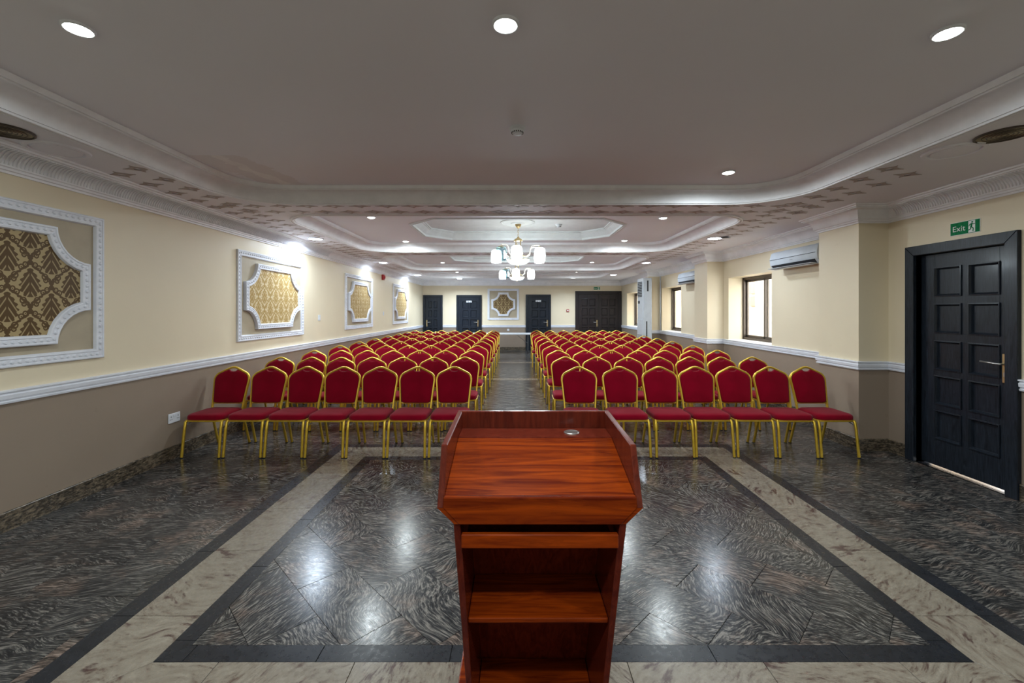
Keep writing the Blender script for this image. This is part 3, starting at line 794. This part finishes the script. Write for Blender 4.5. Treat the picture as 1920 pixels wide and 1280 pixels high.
for x, y, lb in ((-2.07, 2.06, 'bright round downlight at left of the nearest ceiling tray'), (-0.045, 2.03, 'bright round downlight in the nearest tray, above the lectern'),
                 (2.08, 2.09, 'bright round downlight at right of the nearest ceiling tray'), (2.06, 4.2, 'round downlight at far right corner of the nearest ceiling tray'),
                 (-2.06, 6.22, 'round downlight in second tray, front left of first chandelier'), (2.13, 6.26, 'round downlight in second tray, front right of first chandelier'),
                 (-2.11, 8.38, 'small round downlight in second tray, back left of first chandelier'), (2.08, 8.28, 'small round downlight in second tray, back right of first chandelier'),
                 (-2.02, 12.1, 'small round downlight in third tray, back left of second chandelier'), (2.12, 12.0, 'small round downlight in third tray, back right of second chandelier'),
                 (-2.02, 15.1, 'tiny round downlight at left of the last tray, near back wall'), (2.12, 15.0, 'tiny round downlight at right of the last tray, near back wall')):
    downlight(x, y, ZT, 0.052, 'lens_tray', P_TRAY, TC, lb, G, 175)
for x, lb in ((-2.07, 'left'), (-0.045, 'middle'), (2.08, 'right')):      # tray goes on behind the lectern; these unseen lamps are added to light it
    downlight(x, -0.35, ZT, 0.062, 'lens_tray', P_TRAY*1.3, TC, 'added unseen round downlight behind the lectern, %s of the tray' % lb, G, 175)
G = 'cool white side lights'
for x, y, lb in ((-3.30, 7.18, 'large cool white ceiling light above second damask panel on left'), (-3.26, 10.74, 'large cool white ceiling light above third damask panel on left'),
                 (-3.25, 14.5, 'large cool white ceiling light above last damask panel on left'), (3.27, 7.13, 'large cool white ceiling light by first window on right'),
                 (3.25, 10.78, 'large cool white ceiling light by second window on right'), (3.25, 14.4, 'large cool white ceiling light above the tall standing air conditioner')):
    d = downlight(x, y, ZS, 0.105, 'lens_side', P_SIDE*((0.36 if x > 0 else 0.85) if y < 9 else (0.45 if y < 12 else 1.1)), SC, lb, G, 170)
    if x > 0 and y < 8:
        bm = B(); lathe(bm, [(0.0005, 0.002), (0.075, 0.0), (0.08, -0.004), (0.0005, -0.006)], (0, 0, 0), 20)
        bmesh.ops.transform(bm, matrix=Matrix.Translation((0.13, -0.10, -0.014)) @ Matrix.Rotation(0.12, 4, 'X'), verts=bm.verts); build('loose_cover', bm, 'dark', d)
downlight(-2.06, 16.1, ZS, 0.10, 'lens_side', P_BACK, SC, 'cool white ceiling light over the door left of back panel', 'lights before the back wall')
downlight(2.12, 15.9, ZS, 0.10, 'lens_dim', P_BACK*0.7, SC, 'faintly lit flush ceiling disc in front of the double doors', 'lights before the back wall')
# smoke detectors
def smoke(x, y, z, label):
    t = thing('smoke_detector', label, 'smoke detector', (x, y, z))
    bm = B(); lathe(bm, [(0.058, 0.0), (0.058, -0.014), (0.050, -0.020), (0.046, -0.020)], (0, 0, 0), 28, cap0=True); build('base', bm, 'plastic', t, angle=30)
    bm = B(); lathe(bm, [(0.046, -0.016), (0.047, -0.030), (0.040, -0.040), (0.030, -0.042), (0.030, -0.050), (0.0005, -0.052)], (0, 0, 0), 28); build('cover', bm, 'plastic', t, angle=30)
    bm = B()
    for k in range(18):
        a = 2*PI*k/18; box(bm, 0.0385, 0.0445, -0.0035, 0.0035, -0.041, -0.029, mtx=Matrix.Rotation(a, 4, 'Z'))
    build('vent_slot', bm, 'dark', t)
smoke(0.016, 3.19, ZT, 'round white smoke detector on the nearest ceiling tray')
smoke(0.74, 7.43, ZO, 'white smoke detector in the octagon recess right of first chandelier')
# ceiling speakers and plain discs on the soffit
def speaker(x, y, label):
    t = thing('ceiling_speaker', label, 'speaker', (x, y, ZS))
    bm = B(); lathe(bm, [(0.150, 0), (0.150, -0.010), (0.140, -0.014), (0.136, -0.002)], (0, 0, 0), 36); build('rim', bm, 'bronze', t, angle=40)
    bm = B(); lathe(bm, [(0.137, -0.004), (0.10, -0.008), (0.0005, -0.010)], (0, 0, 0), 36); build('grille', bm, 'speaker', t, smooth=True)
    bm = B()
    for k in range(5):
        r = 0.02+0.022*k; lathe(bm, [(r-0.003, -0.0095), (r, -0.013), (r+0.003, -0.0095)], (0, 0, 0), 28)
    build('grille_ring', bm, 'bronze', t)
def disc(x, y, label):
    bm = B(); lathe(bm, [(0.185, 0), (0.180, -0.012), (0.152, -0.014), (0.146, -0.001), (0.136, -0.001), (0.132, -0.012), (0.0005, -0.012)], (x, y, ZS), 40)
    tag(build('plaster_disc', bm, 'ceiling', angle=30), label, 'ceiling disc')
speaker(-3.37, 2.86, 'round yellowed speaker grille in the ceiling border at left'); speaker(3.30, 2.93, 'round yellowed speaker grille in the ceiling border at right')
disc(-3.38, 3.21, 'plain round plaster disc in ceiling border beside the left speaker'); disc(3.27, 3.24, 'plain round plaster disc in ceiling border beside the right speaker')

# ------------------------------------------------------------------ chandeliers
def chandelier(x, y, label):
    t = thing('chandelier', label, 'chandelier', (x, y, ZO-0.032), 0, 'opal glass chandeliers')
    z0 = ZO-0.032
    def zz(z): return z-z0
    bm = B(); lathe(bm, [(0.0005, 0.0), (0.052, 0.0), (0.050, -0.018), (0.034, -0.045), (0.022, -0.062), (0.0005, -0.07)], (0, 0, 0), 20); build('canopy', bm, 'brass', t, smooth=True)
    bm = B(); z = -0.065; k = 0
    while z > zz(2.83):
        pts = [((0.011*math.cos(a) if k % 2 else 0), (0 if k % 2 else 0.011*math.cos(a)), z-0.02+0.02*math.sin(a)) for a in [2*PI*i/10 for i in range(10)]]
        tube(bm, pts, 0.0028, 0.0028, (0, 1, 0) if k % 2 else (1, 0, 0), 5, True); z -= 0.031; k += 1
    build('chain', bm, 'brass', t, smooth=True)
    bm = B(); lathe(bm, [(0.0005, zz(2.835)), (0.018, zz(2.83)), (0.022, zz(2.815)), (0.055, zz(2.795)), (0.082, zz(2.765)), (0.078, zz(2.76)), (0.0005, zz(2.765))], (0, 0, 0), 24); build('dome', bm, 'brass', t, smooth=True)
    for k in range(4):
        a = PI/4+PI/2*k; bm = B(); lathe(bm, [(0.008, zz(2.765)), (0.008, zz(2.57))], (0.055*math.cos(a), 0.055*math.sin(a), 0), 8); build('rod', bm, 'brass', t, smooth=True)
    bm = B(); lathe(bm, [(0.0005, zz(2.60)), (0.07, zz(2.59)), (0.085, zz(2.55)), (0.06, zz(2.48)), (0.10, zz(2.455)), (0.19, zz(2.45)), (0.195, zz(2.44)), (0.0005, zz(2.44))], (0, 0, 0), 28); build('body', bm, 'brass', t, angle=40)
    bm = B(); lathe(bm, [(0.185, zz(2.44)), (0.175, zz(2.415)), (0.14, zz(2.385)), (0.08, zz(2.365)), (0.0005, zz(2.358))], (0, 0, 0), 28); bo = build('bowl', bm, 'bowl', t, smooth=True)
    bm = B(); lathe(bm, [(0.0005, zz(2.36)), (0.012, zz(2.352)), (0.008, zz(2.34)), (0.0005, zz(2.33))], (0, 0, 0), 12); build('finial', bm, 'brass', bo, smooth=True)
    R = 0.385
    for a, lit in ((163, 1), (224, 0), (266, 1), (92, 1), (20, 1), (337, 1)):
        a = math.radians(a); c, s_ = math.cos(a), math.sin(a)
        bm = B(); pts = []
        for rr, z in ((0.07, 2.52), (0.15, 2.50), (0.205, 2.54), (0.215, 2.62), (0.245, 2.665), (0.30, 2.672), (R-0.02, 2.668), (R, 2.655), (R, 2.63)): pts.append((rr*c, rr*s_, zz(z)))
        tube(bm, pts, 0.0075, 0.0075, (-s_, c, 0), 7); build('arm', bm, 'pale_brass', t, smooth=True)
        bm = B(); lathe(bm, [(0.0005, zz(2.645)), (0.03, zz(2.642)), (0.052, zz(2.625)), (0.05, zz(2.62))], (R*c, R*s_, 0), 16); build('shade_cap', bm, 'brass', t, smooth=True)
        bm = B(); lathe(bm, [(0.050, zz(2.628)), (0.078, zz(2.612)), (0.090, zz(2.56)), (0.093, zz(2.50)), (0.088, zz(2.44)), (0.080, zz(2.408)), (0.076, zz(2.41))], (R*c, R*s_, 0), 22)
        build('shade', bm, 'shade' if lit else 'clear_shade', t, smooth=True)
        if lit:
            l = bpy.data.lights.new('bulb', 'POINT'); l.energy = P_CHAND/5; l.color = (0.78, 0.92, 1.0); l.shadow_soft_size = 0.05
            o = bpy.data.objects.new('bulb', l); C.objects.link(o); o.parent = t; o.location = (R*c, R*s_, zz(2.385))
chandelier(0.05, 7.27, 'opal glass chandelier hanging from the nearer octagon recess by a brass chain')
chandelier(0.045, 11.05, 'opal glass chandelier farther back, seen below the nearer one')

# ------------------------------------------------------------------ banquet chairs
def back_outline(off=0.0, n=6):
    """half outline of the chair back frame, bottom to apex, x>0"""
    pts = [(0.178, 0.40), (0.184, 0.52), (0.196, 0.66), (0.206, 0.755)]
    pts += [(0.206-0.0, 0.775), (0.203, 0.795), (0.195, 0.815), (0.182, 0.832), (0.165, 0.846), (0.10, 0.878), (0.05, 0.902), (0.025, 0.9115), (0.0, 0.914)]
    return pts
def lean(z): return 0.165 + (z-0.40)*0.26
def make_chair():
    t = thing('banquet_chair', 'x', 'chair', (0, 0, 0), 0, 'red banquet chairs in rows')
    # seat cushion, domed
    bm = B(); rings = []
    base = rrect(-0.208, 0.208, -0.228, 0.185, 0.075, 6)
    for k, z in ((0.96, 0.398), (0.99, 0.404), (1.0, 0.415), (0.995, 0.435), (0.97, 0.449), (0.90, 0.459), (0.7, 0.466), (0.3, 0.468)):
        rings.append([(x*k, -0.02+(y+0.02)*k, z) for x, y in base])
    R = [[bm.verts.new(p) for p in r] for r in rings]; n = len(base)
    for i in range(len(R)-1):
        for j in range(n): bm.faces.new((R[i][j], R[i][(j+1) % n], R[i+1][(j+1) % n], R[i+1][j]))
    bm.faces.new(R[0][::-1]); bm.faces.new(R[-1])
    build('seat', bm, 'red', t, smooth=True)
    # backrest pad with a grip gap below the apex
    half = [p for p in back_outline() if p[1] > 0.5]
    out = []
    for x, z in half:
        out.append((x*0.955, z-0.006 if z > 0.8 else z))
    out = [p for p in out if p[0] > 0.055]
    grip = [(0.052, 0.886), (0.040, 0.872), (0.020, 0.866), (0.0, 0.865)]
    hl = [(0.13, 0.508), (0.160, 0.513), (0.172, 0.528)] + [p for p in out if p[1] > 0.535] + grip
    loop = hl + [(-x, z) for x, z in hl[-2::-1]]
    bm = B(); cz = 0.69; n = len(loop)
    rings = []
    for k, d in ((0.88, -0.026), (0.97, -0.021), (1.0, -0.010), (1.0, 0.012), (0.97, 0.020), (0.85, 0.022)):
        rings.append([(x*k, lean(cz+(z-cz)*k)+d, cz+(z-cz)*k) for x, z in loop])
    R = [[bm.verts.new(p) for p in r] for r in rings]
    for i in range(len(R)-1):
        for j in range(n): bm.faces.new((R[i][j], R[i][(j+1) % n], R[i+1][(j+1) % n], R[i+1][j]))
    for r, d in ((R[0], -0.030), (R[-1], 0.023)):
        c = bm.verts.new((0, lean(cz)+d, cz))
        for j in range(n): bm.faces.new((r[j], r[(j+1) % n], c))
    build('backrest', bm, 'red', t, smooth=True)
    bm = B(); h = back_outline(); pts = [(x, lean(z), z) for x, z in h] + [(-x, lean(z), z) for x, z in h[-2::-1]]
    tube(bm, pts, 0.0115, 0.015, (0, 1, 0.25), 8, False, 3.0); build('back_frame', bm, 'gold', t, angle=50)
    bm = B(); tube(bm, [(-0.180, lean(0.503)+0.004, 0.503), (0.180, lean(0.503)+0.004, 0.503)], 0.008, 0.008, (0, 1, 0), 6); build('back_rail', bm, 'gold', t, angle=50)
    # seat frame ring
    bm = B(); pts = [(x, y, 0.392) for x, y in rrect(-0.203, 0.203, -0.222, 0.178, 0.07, 5)]
    tube(bm, pts, 0.010, 0.011, (0, 0, 1), 6, True, 3.0); build('seat_frame', bm, 'gold', t, angle=50)
    for s_ in (-1, 1):
        bm = B(); tube(bm, [(s_*0.196, -0.195, 0.392), (s_*0.198, -0.212, 0.375), (s_*0.199, -0.228, 0.30), (s_*0.204, -0.262, 0.008)], 0.0135, 0.0135, (0, 1, 0), 8, False, 3.0)
        lg = build('leg', bm, 'gold', t, angle=50)
        bm = B(); box(bm, s_*0.2043-0.013, s_*0.2043+0.013, -0.2755, -0.2495, 0, 0.010); build('foot_cap', bm, 'rubber', lg)
        bm = B(); tube(bm, [(s_*0.180, 0.165, 0.41), (s_*0.183, 0.185, 0.35), (s_*0.190, 0.295, 0.008)], 0.0125, 0.014, (0, 1, 0), 8, False, 3.0)
        lg = build('leg', bm, 'gold', t, angle=50)
        bm = B(); box(bm, s_*0.190-0.013, s_*0.190+0.013, 0.283, 0.309, 0, 0.010); build('foot_cap', bm, 'rubber', lg)
    bm = B()
    for s_ in (-1, 1): tube(bm, [(s_*0.185, -0.212, 0.35), (s_*0.15, -0.15, 0.385)], 0.006, 0.006, (0, 0, 1), 5)
    build('corner_brace', bm, 'grey', t)
    return t
chair0 = make_chair(); first = True
PL = ['at the wall end', 'second from the wall', 'third from the wall', 'in the middle', 'third from the aisle', 'second from the aisle', 'at the aisle end']
LX = [-3.41+0.446*i for i in range(7)]
RX = [0.765, 1.265, 1.74, 2.18, 2.63, 3.075, 3.52]
for row in range(10):
    yc = 4.975 + 1.065*row
    rowname = 'front row' if row == 0 else ('rearmost row' if row == 9 else '%s row from the front' % ORD[row+1])
    for side, xs in (('left', LX), ('right', RX)):
        for i in range(7):
            x = xs[i] if row == 0 else ((xs[0]-(0.075 if row == 7 else 0.03))+((3.33 if row == 7 else 3.46)-xs[0]+(0.075 if row == 7 else 0.03))*i/6 if side == 'right' else xs[i])
            if row: x += random.uniform(-0.004, 0.004)
            o = chair0 if first else copytree(chair0); first = False
            y = yc + random.uniform(-0.03, 0.03)*(1 if row else 0.4)
            if side == 'right' and row: y += 0.02
            if side == 'right' and row in (7,) : y -= 0.05
            o.location = (x, y, 0); o.rotation_euler = (0, 0, math.radians(random.uniform(-0.8, 0.8)))
            k = i if side == 'left' else 6-i
            o['label'] = 'red banquet chair in the %s, %s block, %s' % (rowname, side, PL[k])
            o['group'] = 'red and gold banquet chairs, %s block' % side

# ------------------------------------------------------------------ lectern
LXc = 0.073
L = thing('lectern', 'reddish mahogany lectern with sloped top and open shelves, standing at the front', 'lectern', (LXc, 1.55, 0))
def lw(z): return 0.445+0.065*z/0.97     # outer width
def lf(z): return 1.52-0.24*z/0.97-1.55  # front y (speaker side)
def lb(z): return 1.84-0.32*z/0.97-1.55  # back y
bm = B(); box(bm, -0.30, 0.30, -0.14, 0.40, 0.0, 0.13, 0.006, 2); build('base', bm, 'mahogany', L)
zt = 0.975
for s_ in (-1, 1):
    bm = B(); vs = []
    for z in (0.13, zt):
        a, b = s_*lw(z)/2, s_*(lw(z)/2-0.02)
        vs += [(a, lf(z), z), (b, lf(z), z), (b, lb(z), z), (a, lb(z), z)]
    V = [bm.verts.new(v) for v in vs]
    for f in ((0,1,2,3),(4,5,6,7),(0,1,5,4),(1,2,6,5),(2,3,7,6),(3,0,4,7)): bm.faces.new([V[i] for i in f])
    bmesh.ops.recalc_face_normals(bm, faces=bm.faces[:]); bmesh.ops.bevel(bm, geom=bm.edges[:], offset=0.002, segments=1, affect='EDGES')
    build('side_panel', bm, 'mahogany_dark', L)
bm = B(); V = []
for z in (0.13, zt):
    h = lw(z)/2-0.02
    V += [bm.verts.new(p) for p in ((-h, lb(z)-0.02, z), (h, lb(z)-0.02, z), (h, lb(z), z), (-h, lb(z), z))]
for f in ((0,1,2,3),(4,5,6,7),(0,1,5,4),(1,2,6,5),(2,3,7,6),(3,0,4,7)): bm.faces.new([V[i] for i in f])
build('back_panel', bm, 'mahogany_dark', L)
for z, ins in ((0.625, 0.015), (0.20, 0.01)):
    h = lw(z)/2-0.021
    bm = B(); box(bm, -h, h, lf(z)+ins, lb(z)-0.02, z-0.018, z, 0.004, 2); build('shelf', bm, 'mahogany', L)
z = 0.92; h = lw(z)/2-0.022
bm = B(); box(bm, -h-0.001, h+0.001, lf(z)-0.012, lf(z)+0.006, 0.898, 0.940, 0.003); dr = build('drawer', bm, 'mahogany', L)
bm = B(); box(bm, -h+0.01, h-0.01, lf(z)+0.005, lb(z)-0.03, 0.900, 0.915); build('drawer_tray', bm, 'mahogany_dark', dr)
# the desk box: y relative to 1.55
y0, y1 = 1.272-1.55, 1.745-1.55
prof = [(y0+0.012, 0.978), (y0, 1.02), (1.345-1.55, 1.185), (y1, 1.20), (y1, 0.978)]
for s_ in (-1, 1):
    bm = B(); prism(bm, [(a, b) for a, b in prof[1:4]+[(y1, 1.02)]], 0.283, 0.302, lambda u, v, h: (s_*h, u, v), 0.003)
    build('desk_side', bm, 'mahogany_dark', L)
    bm = B(); vs = [(s_*0.302, y0+0.002, 1.022), (s_*0.302, y1-0.002, 1.022), (s_*0.252, y1-0.002, 0.974), (s_*0.252, y0+0.002, 0.974), (s_*0.284, y0+0.002, 1.022), (s_*0.284, y1-0.002, 1.022), (s_*0.238, y1-0.002, 0.974), (s_*0.238, y0+0.002, 0.974)]
    V = [bm.verts.new(v) for v in vs]
    for f in ((0,1,2,3),(4,5,6,7),(0,1,5,4),(1,2,6,5),(2,3,7,6),(3,0,4,7)): bm.faces.new([V[i] for i in f])
    build('chamfer_panel', bm, 'mahogany', L)
bm = B(); prism(bm, [(-0.283, 1.055), (0.283, 1.055), (0.284, 1.022), (0.238, 0.974), (-0.238, 0.974), (-0.284, 1.022)], y0-0.003, y0+0.016, lambda u, v, h: (u, h, v), 0.003); build('front_lip', bm, 'mahogany', L)
bm = B(); prism(bm, [(y0+0.014, 1.050), (1.60-1.55, 1.132), (1.60-1.55, 1.112), (y0+0.014, 1.030)], -0.283, 0.283, lambda u, v, h: (h, u, v), 0.002); build('sloped_top', bm, 'mahogany', L)
bm = B(); box(bm, -0.283, 0.283, 1.598-1.55, y1-0.016, 1.115, 1.135, 0.002); lg = build('ledge', bm, 'mahogany_dark', L)
bm = B(); prism(bm, [(-0.302, 0.974), (0.302, 0.974), (0.302, 1.20), (-0.302, 1.20)], y1-0.018, y1, lambda u, v, h: (u, h, v), 0.003); build('desk_back', bm, 'mahogany_dark', L)
bm = B(); box(bm, -0.24, 0.24, y0+0.01, y1-0.01, 0.970, 0.980); build('desk_bottom', bm, 'mahogany_dark', L)
bm = B(); lathe(bm, [(0.030, 1.135), (0.030, 1.138), (0.027, 1.1395), (0.022, 1.138), (0.0005, 1.1375)], (0.142, 1.655-1.55, 0), 28); build('cable_grommet', bm, 'steel', L, angle=40)

# ------------------------------------------------------------------ folding tables at the back
def folding_table(x0, x1, y, label):
    t = thing('folding_table', label, 'table', ((x0+x1)/2, y, 0), 0, 'white folding tables')
    hw = (x1-x0)/2
    bm = B(); prism(bm, rrect(-hw, hw, -0.37, 0.37, 0.06, 5), 0.70, 0.745, None, 0.006); build('tabletop', bm, 'plastic', t)
    for s_ in (-1, 1):
        xx = s_*(hw-0.18)
        for q in (-0.26, 0.26):
            bm = B(); tube(bm, [(xx, q, 0.70), (xx, q*0.9, 0.6), (xx, q*1.05, 0.02)], 0.014, 0.014, (1, 0, 0), 8); lg = build('leg', bm, 'grey', t, smooth=True)
            bm = B(); box(bm, xx-0.018, xx+0.018, q*1.05-0.018, q*1.05+0.018, 0, 0.03); build('foot_cap', bm, 'rubber', lg)
        bm = B(); tube(bm, [(xx, -0.24, 0.36), (xx, 0.24, 0.36)], 0.011, 0.011, (1, 0, 0), 8); build('cross_bar', bm, 'grey', t, smooth=True)
        bm = B(); tube(bm, [(xx, 0, 0.36), (s_*(hw-0.62), 0, 0.69), (s_*(hw-0.70), 0, 0.70)], 0.009, 0.009, (0, 1, 0), 6); build('brace', bm, 'grey', t, smooth=True)
folding_table(-1.17, 0.66, 16.45, 'white plastic folding table behind the chairs, ending before the black door')
folding_table(-3.30, -1.50, 16.45, 'white plastic folding table behind the left chairs, nearer the left corner')

# ------------------------------------------------------------------ air conditioners
def split_ac(y0_, y1_, label):
    t = thing('air_conditioner', label, 'air conditioner', (XR, (y0_+y1_)/2, 2.26), 0, 'wall air conditioners'); h = (y1_-y0_)/2
    pr = [(0.0, 0.0), (-0.16, -0.02), (-0.205, 0.05), (-0.215, 0.14), (-0.19, 0.235), (-0.14, 0.26), (0.0, 0.26)]
    bm = B(); prism(bm, pr, -h, h, lambda u, v, q: (u, q, v), 0.008); build('casing', bm, 'ac', t, angle=40)
    bm = B(); prism(bm, [(-0.210, 0.125), (-0.219, 0.128), (-0.219, 0.132), (-0.210, 0.135)], -h+0.02, h-0.02, lambda u, v, q: (u, q, v)); build('panel_seam', bm, 'dark', t)
    bm = B(); prism(bm, [(-0.165, -0.022), (-0.212, 0.040), (-0.20, 0.046), (-0.15, -0.018)], -h+0.05, h-0.05, lambda u, v, q: (u, q, v)); build('air_outlet', bm, 'dark', t)
    bm = B(); prism(bm, [(-0.155, -0.022), (-0.262, -0.012), (-0.266, -0.004), (-0.160, -0.012)], -h+0.04, h-0.04, lambda u, v, q: (u, q, v), 0.002); build('louvre', bm, 'ac', t)
    bm = B(); prism(bm, [(-0.17, -0.030), (-0.240, -0.026), (-0.240, -0.021), (-0.17, -0.025)], -h+0.1, h-0.1, lambda u, v, q: (u, q, v)); build('louvre', bm, 'ac', t)
    bm = B(); box(bm, -0.2165, -0.213, -0.03, 0.03, 0.085, 0.09); build('badge', bm, 'grey', t)
split_ac(5.84, 6.92, 'white wall air conditioner with open flap, beside the nearest pillar'); split_ac(9.76, 10.84, 'white wall air conditioner beside the second pillar, above second window')
t = thing('standing_air_conditioner', 'tall pale grey standing air conditioner in front of third pillar', 'air conditioner', (3.715, 12.48, 0))
bm = B(); box(bm, -0.13, 0.12, -0.30, 0.28, 0.0, 2.52, 0.02, 2); build('cabinet', bm, 'ac', t)
bm = B(); box(bm, -0.138, -0.128, -0.28, 0.26, 0.55, 1.35, 0.003); build('lower_panel', bm, 'ac', t)
bm = B(); box(bm, -0.137, -0.129, -0.18, 0.22, 1.99, 2.42, 0.003); gr = build('outlet_grille', bm, 'dark', t)
for k in range(9):
    bm = B(); box(bm, -0.148, -0.131, -0.18, 0.22, 2.01+0.046*k, 2.02+0.046*k); build('slat', bm, 'ac', gr)
bm = B(); box(bm, -0.135, -0.129, 0.02, 0.20, 1.80, 1.88, 0.003); build('display', bm, 'dark', t)
bm = B(); box(bm, -0.02, 0.02, -0.303, -0.299, 2.14, 2.44, 0.001); build('side_slot', bm, 'dark', t)
bm = B(); box(bm, -0.045, -0.015, -0.303, -0.299, 0.25, 1.30, 0.001); build('side_slot', bm, 'dark', t)
bm = B()
for k in range(26): box(bm, -0.1395, -0.128, -0.24, 0.22, 0.15+0.03*k, 0.16+0.03*k)
build('intake_slot', bm, 'dark', t)
bm = B(); lathe(bm, [(0.016, RAIL1), (0.016, ZS-0.19)], (XR-0.02, 12.70, 0), 10, True, True)
tag(build('conduit_pipe', bm, 'plastic', smooth=True), 'white vertical conduit in the corner beside the third pillar', 'pipe')

# ------------------------------------------------------------------ switches, sockets, alarms
def plate(name, fn, w_, h_, label, cat, parts):
    def bx(bm, u0, u1, z0, z1, d0, d1, bev=0.0015):
        prism(bm, [(u0, z0), (u1, z0), (u1, z1), (u0, z1)], d0, d1, lambda u, v, h: fn(u, h, v), bev)
    bm = B(); bx(bm, -w_/2, w_/2, -h_/2, h_/2, 0, 0.009, 0.002); o = tag(build(name, bm, 'plastic'), label, cat)
    for nm, u, z, a, b, m in parts:
        bm = B(); bx(bm, u-a/2, u+a/2, z-b/2, z+b/2, 0.0085, 0.0125, 0.0008); build(nm, bm, m, o)
fl = lambda y, z: (lambda u, d, v: (XL+d, y+u, z+v))
plate('double_socket', fl(4.71, 0.44), 0.16, 0.10, 'white double wall socket on taupe dado beside the front left chair', 'socket',
      [('rocker', -0.012, 0.025, 0.014, 0.022, 'plastic'), ('rocker', 0.012, 0.025, 0.014, 0.022, 'plastic')] +
      [('pin_slot', s_*0.048+a, z, w_, h_, 'dark') for s_ in (-1, 1) for a, z, w_, h_ in ((0, 0.018, 0.005, 0.012), (-0.011, -0.012, 0.010, 0.005), (0.011, -0.012, 0.010, 0.005))])
plate('light_switch', fl(8.2, 1.464), 0.085, 0.105, 'white light switch on left wall between second and third damask panels', 'light switch', [('rocker', 0, 0, 0.022, 0.035, 'plastic')])
plate('light_switch', fl(12.2, 1.52), 0.085, 0.105, 'white light switch on left wall between third and last damask panels', 'light switch', [('rocker', 0, 0, 0.022, 0.035, 'plastic')])
fr_ = lambda y, z: (lambda u, d, v: (XR-d, y+u, z+v))
plate('light_switch', fr_(3.56, 0.99), 0.09, 0.15, 'pale switch plate beside the black exit door frame at right edge', 'light switch', [('rocker', 0, 0, 0.03, 0.06, 'grey')])
fk = lambda x, z: (lambda u, d, v: (x+u, YB-d, z+v))
plate('wall_socket', fk(-0.28, 0.83), 0.08, 0.08, 'small white outlet on back wall dado below the damask panel', 'socket', [('rocker', 0, 0, 0.02, 0.02, 'grey')])
bm = B(); box(bm, 2.10-0.05, 2.10+0.05, YB-0.05, YB, 1.55, 1.65, 0.006); o = tag(build('fire_call_point', bm, 'red_plastic'), 'small red fire call point on back wall left of the double doors', 'alarm')
bm = B(); box(bm, 2.10-0.03, 2.10+0.03, YB-0.053, YB-0.049, 1.575, 1.625, 0.001); build('push_panel', bm, 'sign_white', o)
bm = B(); box(bm, XL, XL+0.06, 12.03, 12.17, 2.45, 2.60, 0.01, 2); o = tag(build('fire_alarm', bm, 'red_plastic'), 'red fire alarm sounder high on left wall before the last panel', 'alarm')
bm = B(); lathe(bm, [(0.045, 0.058), (0.045, 0.075), (0.03, 0.085), (0.0005, 0.087)], (XL, 12.10, 2.525), 20, axis=0); build('sounder', bm, 'red_plastic', o, smooth=True)
bpy.context.view_layer.update()
